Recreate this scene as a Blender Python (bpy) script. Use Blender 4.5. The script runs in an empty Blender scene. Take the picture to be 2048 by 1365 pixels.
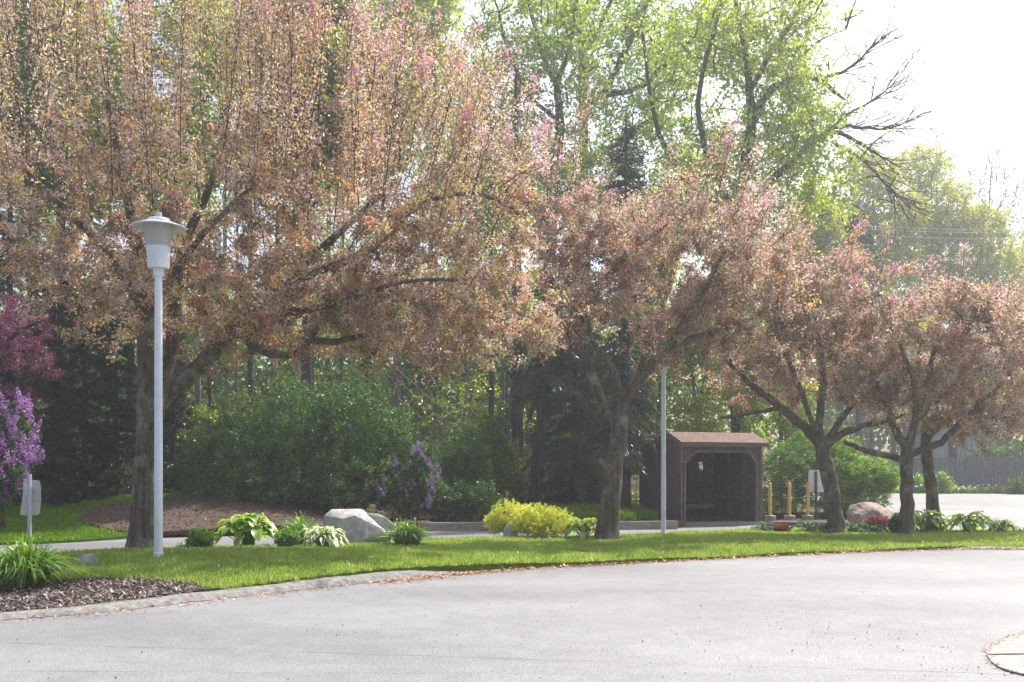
import bpy, bmesh, math, random
import numpy as np
from mathutils import Vector, noise as mnoise
from mathutils.geometry import delaunay_2d_cdt

sc = bpy.context.scene
COL = sc.collection
RNG = np.random.default_rng(11)
R = math.radians
F = 2000.0; CX = 1024.0; HY = 950.0; EYE = 1.45

# ------------------------------------------------------------------ camera geometry helpers
def W(px, py, D):
    return np.array([(px - CX) / F * D, D, EYE - (py - HY) / F * D])

def sm(a, b, x):
    t = np.clip((x - a) / (b - a), 0, 1)
    return t * t * (3 - 2 * t)

def hA(x, y):                                   # asphalt: lot, drive and far road
    return 0.45 * sm(28, 54, y) * sm(2, 12, x)
def hL(x, y):                                   # island lawn
    return (0.045 + 0.20 * np.exp(-(((x + 5.2) / 4.6) ** 2 + ((y - 15.0) / 2.7) ** 2))
            + 0.012 * np.sin(x * 1.7 + y) * np.sin(y * 1.3 - x * 0.6))
def hB(x, y):                                   # ground behind the drive
    wl = sm(-2.0, -7.0, x)
    left = 0.78 * sm(21.5, 31, y)
    right = 0.12 * sm(-3.3, -2.7, x) + 0.30 * sm(26, 42, y)
    z = left * wl + right * (1 - wl)
    z = z * (1 - sm(11.0, 14.0, x)) + 0.05 * sm(11, 14, x)
    z = z + 0.22 * np.exp(-(((x + 8.0) / 3.0) ** 2 + ((y - 27.5) / 2.2) ** 2))
    return z + 0.9 * sm(34, 80, y) * (1 - sm(8, 16, x)) + 0.05

def G(px, py, h=hL):                            # the ground point seen at a pixel of the layout
    d = 5.0
    while d < 200:
        p = W(px, py, d)
        if p[2] <= h(p[0], p[1]):
            break
        d += 0.02
    p[2] = h(p[0], p[1])
    return p

# ------------------------------------------------------------------ objects
def tag(o, label=None, cat=None, group=None, kind=None):
    if label: o['label'] = label
    if cat: o['category'] = cat
    if group: o['group'] = group
    if kind: o['kind'] = kind
    return o

def thing(name, loc, label, cat, group=None):
    o = bpy.data.objects.new(name, None)
    o.empty_display_size = 0.2
    o.location = [float(v) for v in loc]
    COL.objects.link(o)
    return tag(o, label, cat, group)

class MB:
    """collects quads and triangles with a tint per face, then links ONE mesh object"""
    def __init__(s):
        s.v = []; s.n = 0; s.q = []; s.t = []; s.qt = []; s.tt = []; s.e = []; s.m = 0; s.qm = []; s.tm = []
    def add(s, v, f, tint=0.5, edge=None):
        v = np.asarray(v, float).reshape(-1, 3); f = np.asarray(f, np.int64)
        if len(f) == 0: return s
        tv = np.broadcast_to(np.asarray(tint, float), (len(f),))
        if f.shape[1] == 4: s.q.append(f + s.n); s.qt.append(tv); s.qm.append(np.full(len(f), s.m))
        else: s.t.append(f + s.n); s.tt.append(tv); s.tm.append(np.full(len(f), s.m))
        s.v.append(v); s.n += len(v)
        s.e.append(np.zeros(len(v)) if edge is None else np.asarray(edge, float).reshape(-1))
        return s
    def box(s, c, d, tint=0.5, ax=None):
        c = np.asarray(c, float); d = np.asarray(d, float) / 2
        k = np.array([[x, y, z] for x in (-1, 1) for y in (-1, 1) for z in (-1, 1)], float) * d
        if ax is not None: k = k @ np.asarray(ax, float)
        f = [[0, 1, 3, 2], [4, 6, 7, 5], [0, 4, 5, 1], [2, 3, 7, 6], [0, 2, 6, 4], [1, 5, 7, 3]]
        return s.add(c + k, f, tint)
    def tubes(s, P, Rr, sides=4, tint=0.5, rough=0.0, cap=False):
        P = np.asarray(P, float); Rr = np.asarray(Rr, float)
        if P.ndim == 2: P = P[None]; Rr = Rr[None]
        n, k, _ = P.shape
        T = np.gradient(P, axis=1); T /= np.linalg.norm(T, axis=2, keepdims=True) + 1e-9
        ov = P[:, -1] - P[:, 0]; ov /= np.linalg.norm(ov, axis=1, keepdims=True) + 1e-9
        ref = np.where(np.abs(ov[:, 2:3]) > 0.6, np.array([[0.13, 0.97, 0.2]]), np.array([[0.05, 0.1, 0.99]]))
        U = np.cross(T, ref[:, None, :]); U /= np.linalg.norm(U, axis=2, keepdims=True) + 1e-9
        V = np.cross(T, U)
        a = np.arange(sides) * 2 * np.pi / sides
        rr = np.repeat(Rr[:, :, None], sides, 2)
        if rough: rr = rr * (1 + rough * RNG.standard_normal(rr.shape))
        ring = P[:, :, None, :] + rr[..., None] * (np.cos(a)[None, None, :, None] * U[:, :, None, :] + np.sin(a)[None, None, :, None] * V[:, :, None, :])
        i = np.arange(n)[:, None, None] * k * sides; j = np.arange(k - 1)[None, :, None] * sides; c = np.arange(sides)[None, None, :]
        c2 = (c + 1) % sides
        f = np.stack([i + j + c, i + j + c2, i + j + sides + c2, i + j + sides + c], -1).reshape(-1, 4)
        s.add(ring.reshape(-1, 3), f, tint)
        if cap:
            for b in range(n):
                for e in (0, k - 1):
                    pts = np.vstack([ring[b, e], P[b, e][None]])
                    s.add(pts, [[q, (q + 1) % sides, sides] for q in range(sides)], tint)
        return s
    def lathe(s, c, prof, sides=32, tint=0.5):
        c = np.asarray(c, float); a = np.arange(sides) * 2 * np.pi / sides
        k = len(prof)
        v = np.array([[r * math.cos(t), r * math.sin(t), z] for r, z in prof for t in a]) + c
        f = [[j * sides + q, j * sides + (q + 1) % sides, (j + 1) * sides + (q + 1) % sides, (j + 1) * sides + q] for j in range(k - 1) for q in range(sides)]
        return s.add(v, f, tint)
    def leaves(s, p, d, L, wd, tint, droop=0.0):
        p = np.asarray(p, float); n = len(p)
        if n == 0: return s
        d = d / (np.linalg.norm(d, axis=1, keepdims=True) + 1e-9)
        b = np.cross(d, RNG.standard_normal((n, 3))); b /= np.linalg.norm(b, axis=1, keepdims=True) + 1e-9
        up = np.cross(b, d)
        L = np.broadcast_to(L, (n,))[:, None]; wd = np.broadcast_to(wd, (n,))[:, None] * 0.5
        m = p + d * L * 0.45 + up * L * 0.08
        v = np.stack([p, m + b * wd, p + d * L, m - b * wd], 1).reshape(-1, 3)
        f = np.arange(n * 4).reshape(n, 4)
        return s.add(v, f, tint)
    def ribbons(s, P, wd, side, tint):
        """P (n,k,3) centre lines, wd (n,k) half widths, side (n,3)"""
        n, k, _ = P.shape
        a = P + wd[..., None] * side[:, None, :]; b = P - wd[..., None] * side[:, None, :]
        v = np.stack([a, b], 2).reshape(-1, 3)
        i = np.arange(n)[:, None] * k * 2; j = np.arange(k - 1)[None, :] * 2
        f = np.stack([i + j, i + j + 1, i + j + 3, i + j + 2], -1).reshape(-1, 4)
        return s.add(v, f, np.repeat(np.broadcast_to(tint, (n,)), k - 1))
    def build(s, name, mat, root=None, smooth=False, loc=None):
        v = np.concatenate(s.v); org = np.array(root.location if root is not None else (loc if loc is not None else (0, 0, 0)), float)
        q = np.concatenate(s.q) if s.q else np.zeros((0, 4), np.int64)
        t = np.concatenate(s.t) if s.t else np.zeros((0, 3), np.int64)
        me = bpy.data.meshes.new(name)
        me.vertices.add(len(v)); me.vertices.foreach_set('co', (v - org).astype(np.float32).ravel())
        li = np.concatenate([q.ravel(), t.ravel()]).astype(np.int32)
        me.loops.add(len(li)); me.loops.foreach_set('vertex_index', li)
        st = np.concatenate([np.arange(len(q)) * 4, len(q) * 4 + np.arange(len(t)) * 3]).astype(np.int32)
        me.polygons.add(len(st)); me.polygons.foreach_set('loop_start', st)
        try: me.polygons.foreach_set('loop_total', np.concatenate([np.full(len(q), 4), np.full(len(t), 3)]).astype(np.int32))
        except Exception: pass
        tint = np.concatenate((s.qt or []) + (s.tt or []))
        at = me.attributes.new('tint', 'FLOAT', 'FACE'); at.data.foreach_set('value', tint.astype(np.float32))
        e = np.concatenate(s.e)
        if e.any():
            at = me.attributes.new('edge', 'FLOAT', 'POINT'); at.data.foreach_set('value', e.astype(np.float32))
        mi = np.concatenate(s.qm + s.tm)
        if mi.any(): me.polygons.foreach_set('material_index', mi.astype(np.int32))
        me.update(calc_edges=True); me.validate()
        me.polygons.foreach_set('use_smooth', np.full(len(me.polygons), smooth))
        if isinstance(mat, (list, tuple)):
            for m in mat: me.materials.append(m)
        else: me.materials.append(mat)
        o = bpy.data.objects.new(name, me); COL.objects.link(o)
        if root is not None: o.parent = root
        elif loc is not None: o.location = [float(c) for c in loc]
        return o

def copy_tree(o, parent=None):
    c = o.copy(); COL.objects.link(c); c.parent = parent
    for ch in list(o.children): copy_tree(ch, c)
    return c

# ------------------------------------------------------------------ materials
def newmat(name):
    m = bpy.data.materials.new(name); m.use_nodes = True
    nt = m.node_tree; nt.nodes.clear()
    out = nt.nodes.new('ShaderNodeOutputMaterial')
    return m, nt, out
def ramp(nt, stops, interp='LINEAR'):
    r = nt.nodes.new('ShaderNodeValToRGB'); r.color_ramp.interpolation = interp
    el = r.color_ramp.elements
    el[0].position = stops[0][0]; el[0].color = (*stops[0][1], 1)
    el[1].position = stops[-1][0]; el[1].color = (*stops[-1][1], 1)
    for p, c in stops[1:-1]:
        e = el.new(p); e.color = (*c, 1)
    return r
def noise(nt, scale, detail=4, rough=0.6, vec=None, stretch=None):
    tc = nt.nodes.new('ShaderNodeTexCoord'); src = tc.outputs['Object']
    if stretch:
        mp = nt.nodes.new('ShaderNodeMapping'); mp.inputs['Scale'].default_value = stretch
        nt.links.new(src, mp.inputs['Vector']); src = mp.outputs['Vector']
    n = nt.nodes.new('ShaderNodeTexNoise'); n.inputs['Scale'].default_value = scale
    n.inputs['Detail'].default_value = detail; n.inputs['Roughness'].default_value = rough
    nt.links.new(src, n.inputs['Vector'])
    return n
def mixc(nt, fac, a, b, mode='MIX'):
    m = nt.nodes.new('ShaderNodeMix'); m.data_type = 'RGBA'; m.blend_type = mode
    for k, val in ((0, fac), (6, a), (7, b)):
        if hasattr(val, 'links'): nt.links.new(val, m.inputs[k])
        elif k == 0: m.inputs[0].default_value = val
        else: m.inputs[k].default_value = (*val, 1)
    return m.outputs[2]
def bump(nt, h, strength=0.4, dist=0.02):
    b = nt.nodes.new('ShaderNodeBump'); b.inputs['Strength'].default_value = strength; b.inputs['Distance'].default_value = dist
    nt.links.new(h, b.inputs['Height']); return b.outputs['Normal']
def principled(nt, out, col, rough=0.8, normal=None, spec=0.3):
    p = nt.nodes.new('ShaderNodeBsdfPrincipled')
    if hasattr(col, 'links'): nt.links.new(col, p.inputs['Base Color'])
    else: p.inputs['Base Color'].default_value = (*col, 1)
    p.inputs['Roughness'].default_value = rough; p.inputs['Specular IOR Level'].default_value = spec
    if normal is not None: nt.links.new(normal, p.inputs['Normal'])
    nt.links.new(p.outputs[0], out.inputs['Surface']); return p

def leafmat(name, stops, trans=0.45, gloss=0.06, grough=0.35, edge=None, sat=1.15):
    m, nt, out = newmat(name)
    at = nt.nodes.new('ShaderNodeAttribute'); at.attribute_name = 'tint'
    r = ramp(nt, stops); nt.links.new(at.outputs['Fac'], r.inputs[0]); col = r.outputs[0]
    if edge:
        ae = nt.nodes.new('ShaderNodeAttribute'); ae.attribute_name = 'edge'
        n = noise(nt, 40, 2); 
        mt = nt.nodes.new('ShaderNodeMath'); mt.operation = 'MULTIPLY_ADD'; mt.inputs[1].default_value = 0.35; mt.inputs[2].default_value = -0.17
        nt.links.new(n.outputs['Fac'], mt.inputs[0])
        ad = nt.nodes.new('ShaderNodeMath'); ad.operation = 'ADD'; nt.links.new(ae.outputs['Fac'], ad.inputs[0]); nt.links.new(mt.outputs[0], ad.inputs[1])
        rr = ramp(nt, [(edge[1] - .06, (0, 0, 0)), (edge[1] + .06, (1, 1, 1))]); nt.links.new(ad.outputs[0], rr.inputs[0])
        col = mixc(nt, rr.outputs[0], col, edge[0])
    d = nt.nodes.new('ShaderNodeBsdfDiffuse'); t = nt.nodes.new('ShaderNodeBsdfTranslucent'); g = nt.nodes.new('ShaderNodeBsdfGlossy')
    g.inputs['Roughness'].default_value = grough; g.inputs['Color'].default_value = (0.9, 0.9, 0.9, 1)
    tc = nt.nodes.new('ShaderNodeHueSaturation'); tc.inputs['Saturation'].default_value = sat; tc.inputs['Value'].default_value = 1.25
    nt.links.new(col, tc.inputs['Color'])
    nt.links.new(col, d.inputs['Color']); nt.links.new(tc.outputs[0], t.inputs['Color'])
    m1 = nt.nodes.new('ShaderNodeMixShader'); m1.inputs[0].default_value = trans
    nt.links.new(d.outputs[0], m1.inputs[1]); nt.links.new(t.outputs[0], m1.inputs[2])
    m2 = nt.nodes.new('ShaderNodeMixShader'); m2.inputs[0].default_value = gloss
    nt.links.new(m1.outputs[0], m2.inputs[1]); nt.links.new(g.outputs[0], m2.inputs[2])
    nt.links.new(m2.outputs[0], out.inputs['Surface'])
    return m

def barkmat(name, a, b, c=None, sc_=9):
    m, nt, out = newmat(name)
    n = noise(nt, sc_, 8, 0.7, stretch=(1, 1, 0.22)); n2 = noise(nt, 2.2, 5, 0.65)
    r = ramp(nt, [(0.32, a), (0.62, b)]); nt.links.new(n.outputs['Fac'], r.inputs[0]); col = r.outputs[0]
    if c:
        r2 = ramp(nt, [(0.52, (0, 0, 0)), (0.68, (1, 1, 1))]); nt.links.new(n2.outputs['Fac'], r2.inputs[0])
        col = mixc(nt, r2.outputs[0], col, c)
    principled(nt, out, col, 0.92, bump(nt, n.outputs['Fac'], 0.9, 0.03), 0.15); return m

def simplemat(name, a, b, scale=6, rough=0.7, bstr=0.2, stretch=None, spec=0.3, lo=0.35, hi=0.65, dist=0.01, detail=6):
    m, nt, out = newmat(name)
    n = noise(nt, scale, detail, 0.65, stretch=stretch)
    r = ramp(nt, [(lo, a), (hi, b)]); nt.links.new(n.outputs['Fac'], r.inputs[0])
    principled(nt, out, r.outputs[0], rough, bump(nt, n.outputs['Fac'], bstr, dist), spec); return m

def asphalt(name, base, crack=False, worn=None):
    m, nt, out = newmat(name)
    big = noise(nt, 0.35, 4, 0.55, stretch=(0.5, 1, 1)); fine = noise(nt, 55, 3, 0.8); mid = noise(nt, 3.0, 6, 0.7); coarse = noise(nt, 24, 3, 0.8)
    lo = tuple(c * 0.80 for c in base); hi = tuple(c * 1.16 for c in base)
    r = ramp(nt, [(0.36, lo), (0.64, hi)]); nt.links.new(big.outputs['Fac'], r.inputs[0])
    rf = ramp(nt, [(0.34, (0.38, 0.38, 0.39)), (0.5, (1, 1, 1)), (0.66, (1.7, 1.69, 1.66))]); nt.links.new(fine.outputs['Fac'], rf.inputs[0])
    col = mixc(nt, 0.85, r.outputs[0], rf.outputs[0], 'MULTIPLY')
    rm = ramp(nt, [(0.35, (0.84, 0.84, 0.84)), (0.65, (1.12, 1.12, 1.11))]); nt.links.new(mid.outputs['Fac'], rm.inputs[0])
    col = mixc(nt, 0.8, col, rm.outputs[0], 'MULTIPLY')
    rc = ramp(nt, [(0.30, (0.4, 0.4, 0.41)), (0.42, (1, 1, 1))]); nt.links.new(coarse.outputs['Fac'], rc.inputs[0])
    col = mixc(nt, 0.6, col, rc.outputs[0], 'MULTIPLY')
    hgt = fine.outputs['Fac']
    if crack:
        tc = nt.nodes.new('ShaderNodeTexCoord'); sp = nt.nodes.new('ShaderNodeSeparateXYZ'); nt.links.new(tc.outputs['Object'], sp.inputs[0])
        wob = noise(nt, 1.6, 6, 0.75); brk = noise(nt, 0.5, 2, 0.5)
        def mth(op, a, b=None, c=None):
            q = nt.nodes.new('ShaderNodeMath'); q.operation = op
            for k, val in enumerate((a, b, c)):
                if val is None: continue
                if hasattr(val, 'links'): nt.links.new(val, q.inputs[k])
                else: q.inputs[k].default_value = val
            return q.outputs[0]
        for (m0, c0, wdt, off) in ((-0.17, 7.88, 0.010, 0.0), (-0.10, 6.35, 0.007, 0.25), (-0.05, 9.9, 0.004, 0.6), (-.03, 7.3, .005, .35)):
            lin = mth('MULTIPLY_ADD', sp.outputs['X'], m0, c0)
            dif = mth('SUBTRACT', sp.outputs['Y'], lin)
            dif = mth('ADD', dif, mth('MULTIPLY_ADD', wob.outputs['Fac'], 0.22, -0.11 + off * 0.05))
            d = mth('ABSOLUTE', dif)
            w = mth('MULTIPLY', mth('SUBTRACT', brk.outputs['Fac'], 0.30 + off * 0.15), wdt * 7)
            k = mth('LESS_THAN', d, w)
            col = mixc(nt, mth('MULTIPLY', k, 0.5), col, (0.04, 0.04, 0.045))
    principled(nt, out, col, 0.62, bump(nt, hgt, 0.35, 0.006), 0.35)
    return m

MT = {}
MT['lot'] = asphalt('weathered_asphalt', (0.168, 0.172, 0.177), crack=True)
MT['drive'] = asphalt('drive_asphalt', (0.16, 0.162, 0.165))
MT['road'] = asphalt('road_asphalt', (0.155, 0.157, 0.16))
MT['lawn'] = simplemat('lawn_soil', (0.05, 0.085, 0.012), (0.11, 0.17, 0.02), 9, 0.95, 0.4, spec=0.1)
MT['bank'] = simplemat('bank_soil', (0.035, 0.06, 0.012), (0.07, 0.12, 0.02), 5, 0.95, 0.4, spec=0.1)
MT['floor'] = simplemat('woodland_litter', (0.045, 0.04, 0.018), (0.10, 0.10, 0.035), 3, 0.95, 0.5, spec=0.1)
MT['mulch'] = simplemat('bark_mulch', (0.05, 0.036, 0.03), (0.16, 0.12, 0.10), 26, 0.95, 0.8, spec=0.1, dist=0.03)
MT['mound'] = simplemat('mound_mulch', (0.05, 0.036, 0.028), (0.12, 0.085, 0.065), 18, 0.95, 0.8, spec=0.1, dist=0.03)
MT['concrete'] = simplemat('aged_concrete', (0.19, 0.183, 0.17), (0.30, 0.29, 0.272), 14, 0.9, 0.35)
MT['kerb'] = simplemat('kerb_concrete', (0.11, 0.107, 0.10), (0.24, 0.233, 0.22), 12, 0.9, 0.9, dist=0.03)
MT['timber'] = simplemat('grey_timber', (0.20, 0.175, 0.15), (0.38, 0.345, 0.30), 7, 0.85, 0.5, stretch=(0.35, 3, 6))
MT['bark_crab'] = barkmat('crab_bark', (0.042, 0.034, 0.024), (0.16, 0.132, 0.098), (0.25, 0.235, 0.19), 14)
MT['bark_dark'] = barkmat('dark_bark', (0.025, 0.022, 0.02), (0.08, 0.068, 0.06))
MT['bark_grey'] = barkmat('grey_bark', (0.07, 0.065, 0.06), (0.19, 0.18, 0.165))
MT['bark_pale'] = barkmat('pale_bark', (0.20, 0.19, 0.18), (0.42, 0.41, 0.39))
MT['twig'] = simplemat('twig_bark', (0.04, 0.03, 0.026), (0.10, 0.075, 0.065), 20, 0.9, 0.2)
MT['white'] = simplemat('lamp_white_paint', (0.60, 0.63, 0.66), (0.70, 0.73, 0.76), 3, 0.45, 0.03, spec=0.5)
MT['rustless'] = simplemat('galvanised_steel', (0.30, 0.33, 0.37), (0.42, 0.45, 0.50), 18, 0.45, 0.05, spec=0.6)
MT['signback'] = simplemat('bare_sign_back', (0.40, 0.41, 0.40), (0.52, 0.53, 0.52), 5, 0.5, 0.05, spec=0.5)
MT['whitesign'] = simplemat('pale_sign_back', (0.70, 0.71, 0.70), (0.80, 0.81, 0.80), 5, 0.5, 0.05, spec=0.5)
MT['dkpost'] = simplemat('dark_green_post', (0.035, 0.06, 0.06), (0.06, 0.09, 0.09), 12, 0.6, 0.05)
MT['yellow'] = simplemat('bollard_yellow', (0.62, 0.40, 0.08), (0.72, 0.50, 0.13), 6, 0.5, 0.05)
MT['brown'] = simplemat('shelter_brown_boards', (0.088, 0.066, 0.066), (0.15, 0.116, 0.114), 10, 0.75, 0.25, stretch=(3, 3, 0.3))
MT['browntrim'] = simplemat('shelter_trim', (0.12, 0.09, 0.088), (0.18, 0.14, 0.135), 9, 0.7, 0.15)
MT['benchwood'] = simplemat('bench_boards', (0.18, 0.135, 0.125), (0.27, 0.21, 0.195), 9, 0.6, 0.15)  # lighter than the other boards: glare inside the shelter put into the colour
MT['shingle'] = None
MT['graywood'] = simplemat('weathered_fence', (0.10, 0.105, 0.11), (0.20, 0.205, 0.21), 4, 0.9, 0.4, stretch=(6, 6, 0.5))
MT['shed'] = simplemat('shed_boards', (0.20, 0.225, 0.25), (0.33, 0.36, 0.40), 2.5, 0.85, 0.2, stretch=(6, 6, 0.3))
MT['shedroof'] = simplemat('shed_roof', (0.10, 0.10, 0.11), (0.17, 0.17, 0.18), 6, 0.9, 0.3)
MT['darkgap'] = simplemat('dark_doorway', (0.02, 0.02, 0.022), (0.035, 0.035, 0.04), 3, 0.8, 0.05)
MT['rock_grey'] = simplemat('grey_granite', (0.27, 0.25, 0.24), (0.50, 0.48, 0.46), 7, 0.9, 0.6, dist=0.03, detail=10)
MT['rock_brown'] = simplemat('brown_granite', (0.17, 0.125, 0.105), (0.36, 0.29, 0.255), 6, 0.9, 0.6, dist=0.03, detail=10)
MT['rock_dark'] = simplemat('dark_fieldstone', (0.10, 0.10, 0.10), (0.22, 0.215, 0.21), 12, 0.9, 0.6, dist=0.02, detail=10)
MT['wire'] = simplemat('cable', (0.30, 0.31, 0.33), (0.40, 0.41, 0.43), 3, 0.6, 0.0)

def shingle_mat():
    m, nt, out = newmat('brown_shingles')
    tc = nt.nodes.new('ShaderNodeTexCoord')
    b = nt.nodes.new('ShaderNodeTexBrick'); b.inputs['Scale'].default_value = 1.0
    b.inputs['Brick Width'].default_value = 0.17; b.inputs['Row Height'].default_value = 0.13; b.inputs['Mortar Size'].default_value = 0.006
    b.inputs['Color1'].default_value = (0.13, 0.088, 0.072, 1); b.inputs['Color2'].default_value = (0.175, 0.12, 0.10, 1); b.inputs['Mortar'].default_value = (0.08, 0.05, 0.04, 1)
    mp = nt.nodes.new('ShaderNodeMapping'); mp.inputs['Rotation'].default_value = (0, 0, -R(20))
    nt.links.new(tc.outputs['Object'], mp.inputs['Vector']); nt.links.new(mp.outputs[0], b.inputs['Vector'])
    n = noise(nt, 30, 5, 0.7); rr = ramp(nt, [(0.3, (0.75, 0.75, 0.75)), (0.7, (1.15, 1.15, 1.15))]); nt.links.new(n.outputs['Fac'], rr.inputs[0])
    principled(nt, out, mixc(nt, 0.8, b.outputs['Color'], rr.outputs[0], 'MULTIPLY'), 0.9, bump(nt, n.outputs['Fac'], 0.4, 0.01), 0.2)
    return m
MT['shingle'] = shingle_mat()

def lensmat():
    m, nt, out = newmat('frosted_lamp_lens')
    d = nt.nodes.new('ShaderNodeBsdfDiffuse'); d.inputs['Color'].default_value = (0.55, 0.54, 0.51, 1)
    t = nt.nodes.new('ShaderNodeBsdfTranslucent'); t.inputs['Color'].default_value = (0.72, 0.70, 0.66, 1)
    g = nt.nodes.new('ShaderNodeBsdfGlossy'); g.inputs['Roughness'].default_value = 0.2
    m1 = nt.nodes.new('ShaderNodeMixShader'); m1.inputs[0].default_value = 0.45
    nt.links.new(d.outputs[0], m1.inputs[1]); nt.links.new(t.outputs[0], m1.inputs[2])
    m2 = nt.nodes.new('ShaderNodeMixShader'); m2.inputs[0].default_value = 0.08
    nt.links.new(m1.outputs[0], m2.inputs[1]); nt.links.new(g.outputs[0], m2.inputs[2]); nt.links.new(m2.outputs[0], out.inputs['Surface'])
    return m
MT['lens'] = lensmat()

MT['crab'] = leafmat('crab_leaves', [(0, (0.085, 0.068, 0.025)), (0.2, (0.21, 0.145, 0.085)), (0.42, (0.40, 0.295, 0.255)), (0.62, (0.62, 0.50, 0.44)), (0.76, (0.44, 0.42, 0.08)), (0.86, (0.62, 0.35, 0.15)), (0.94, (0.74, 0.31, 0.14)), (1, (0.76, 0.36, 0.21))], 0.58, 0.05, sat=1.08)
MT['blossom'] = leafmat('pink_blossom', [(0, (0.55, 0.20, 0.36)), (0.5, (0.72, 0.34, 0.50)), (1, (0.82, 0.55, 0.64))], 0.45, 0.02)
MT['maple'] = leafmat('maple_leaves', [(0, (0.14, 0.23, 0.03)), (0.4, (0.26, 0.37, 0.05)), (0.75, (0.42, 0.50, 0.08)), (1, (0.56, 0.58, 0.12))], 0.55, 0.05)
MT['yellowgreen'] = leafmat('young_yellow_leaves', [(0, (0.20, 0.26, 0.03)), (0.5, (0.34, 0.38, 0.05)), (1, (0.52, 0.50, 0.09))], 0.55, 0.04)
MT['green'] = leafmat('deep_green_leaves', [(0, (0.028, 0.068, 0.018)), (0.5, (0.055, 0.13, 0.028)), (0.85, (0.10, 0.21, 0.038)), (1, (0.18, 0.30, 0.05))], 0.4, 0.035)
MT['wood'] = leafmat('woodland_leaves', [(0, (0.06, 0.10, 0.015)), (0.5, (0.13, 0.20, 0.025)), (1, (0.32, 0.36, 0.04))], 0.5, 0.05)
MT['needle'] = leafmat('spruce_needles', [(0, (0.018, 0.034, 0.020)), (0.6, (0.035, 0.062, 0.034)), (1, (0.075, 0.095, 0.04))], 0.15, 0.05)
MT['cedar'] = leafmat('cedar_sprays', [(0, (0.012, 0.022, 0.012)), (0.7, (0.028, 0.045, 0.018)), (1, (0.06, 0.08, 0.02))], 0.2, 0.03)
MT['yew'] = leafmat('yew_sprays', [(0, (0.06, 0.13, 0.035)), (0.55, (0.14, 0.27, 0.055)), (0.85, (0.30, 0.44, 0.09)), (1, (0.50, 0.58, 0.13))], 0.5, 0.04)
MT['lilac'] = leafmat('lilac_flowers', [(0, (0.14, 0.085, 0.22)), (0.5, (0.24, 0.165, 0.33)), (1, (0.42, 0.31, 0.49))], 0.35, 0.02)
MT['lilacpink'] = leafmat('pale_lilac_flowers', [(0, (0.20, 0.085, 0.25)), (0.5, (0.31, 0.16, 0.37)), (1, (0.50, 0.32, 0.54))], 0.4, 0.02)
MT['magenta'] = leafmat('magenta_blossom', [(0, (0.06, 0.025, 0.035)), (0.5, (0.15, 0.055, 0.09)), (1, (0.34, 0.13, 0.22))], 0.45, 0.02)
MT['spirea'] = leafmat('golden_leaves', [(0, (0.30, 0.34, 0.03)), (0.4, (0.54, 0.57, 0.07)), (1, (0.74, 0.74, 0.20))], 0.45, 0.05)
MT['daylily'] = leafmat('daylily_blades', [(0, (0.06, 0.15, 0.02)), (0.5, (0.14, 0.28, 0.03)), (1, (0.28, 0.42, 0.06))], 0.45, 0.08)
MT['hosta'] = leafmat('hosta_leaves', [(0, (0.09, 0.20, 0.035)), (0.5, (0.16, 0.30, 0.05)), (1, (0.24, 0.38, 0.07))], 0.45, 0.08, edge=((0.42, 0.52, 0.08), 0.80))
MT['hostalime'] = leafmat('lime_hosta_leaves', [(0, (0.16, 0.30, 0.03)), (1, (0.34, 0.46, 0.06))], 0.45, 0.08, edge=((0.42, 0.52, 0.08), 0.85))
MT['hostawhite'] = leafmat('variegated_hosta_leaves', [(0, (0.08, 0.17, 0.035)), (1, (0.15, 0.26, 0.05))], 0.45, 0.08, edge=((0.78, 0.80, 0.50), 0.60))
MT['hostablue'] = leafmat('blue_hosta_leaves', [(0, (0.045, 0.095, 0.05)), (0.6, (0.075, 0.145, 0.07)), (1, (0.12, 0.20, 0.10))], 0.35, 0.008, .5)
MT['stem'] = simplemat('hosta_stalks', (0.10, 0.17, 0.05), (0.18, 0.27, 0.08), 10, 0.6, 0.05)
MT['boxleaf'] = leafmat('bright_box_leaves', [(0, (0.10, 0.22, 0.02)), (0.5, (0.20, 0.36, 0.03)), (1, (0.34, 0.50, 0.06))], 0.45, 0.06)
MT['red'] = leafmat('barberry_leaves', [(0, (0.11, 0.03, 0.022)), (0.6, (0.22, 0.06, 0.045)), (1, (0.34, 0.12, 0.08))], 0.4, 0.05)
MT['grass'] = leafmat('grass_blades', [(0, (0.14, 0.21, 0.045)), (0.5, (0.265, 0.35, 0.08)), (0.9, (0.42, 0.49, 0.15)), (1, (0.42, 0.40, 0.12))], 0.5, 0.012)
MT['shadegrass'] = leafmat('shaded_grass_blades', [(0, (0.06, 0.13, 0.012)), (0.6, (0.13, 0.24, 0.02)), (1, (0.24, 0.34, 0.04))], 0.5, 0.01)  # darker copy of the lawn grass, shade put into the colour
MT['litter'] = leafmat('fallen_petals', [(0, (0.18, 0.08, 0.045)), (0.5, (0.40, 0.20, 0.12)), (0.8, (0.52, 0.30, 0.20)), (1, (0.62, 0.45, 0.36))], 0.2, 0.02)
MT['chips'] = leafmat('wood_chips', [(0, (0.04, 0.03, 0.025)), (0.5, (0.12, 0.09, 0.078)), (0.85, (0.24, 0.195, 0.175)), (1, (0.46, 0.41, 0.38))], 0.05, 0.03)
MT['grit'] = leafmat('loose_grit', [(0, (0.03, 0.03, 0.032)), (0.7, (0.10, 0.095, 0.09)), (1, (0.35, 0.33, 0.30))], 0.0, 0.02)
MT['dandelion'] = leafmat('dandelion_clocks', [(0, (0.55, 0.55, 0.52)), (1, (0.8, 0.8, 0.78))], 0.4, 0.0)

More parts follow.
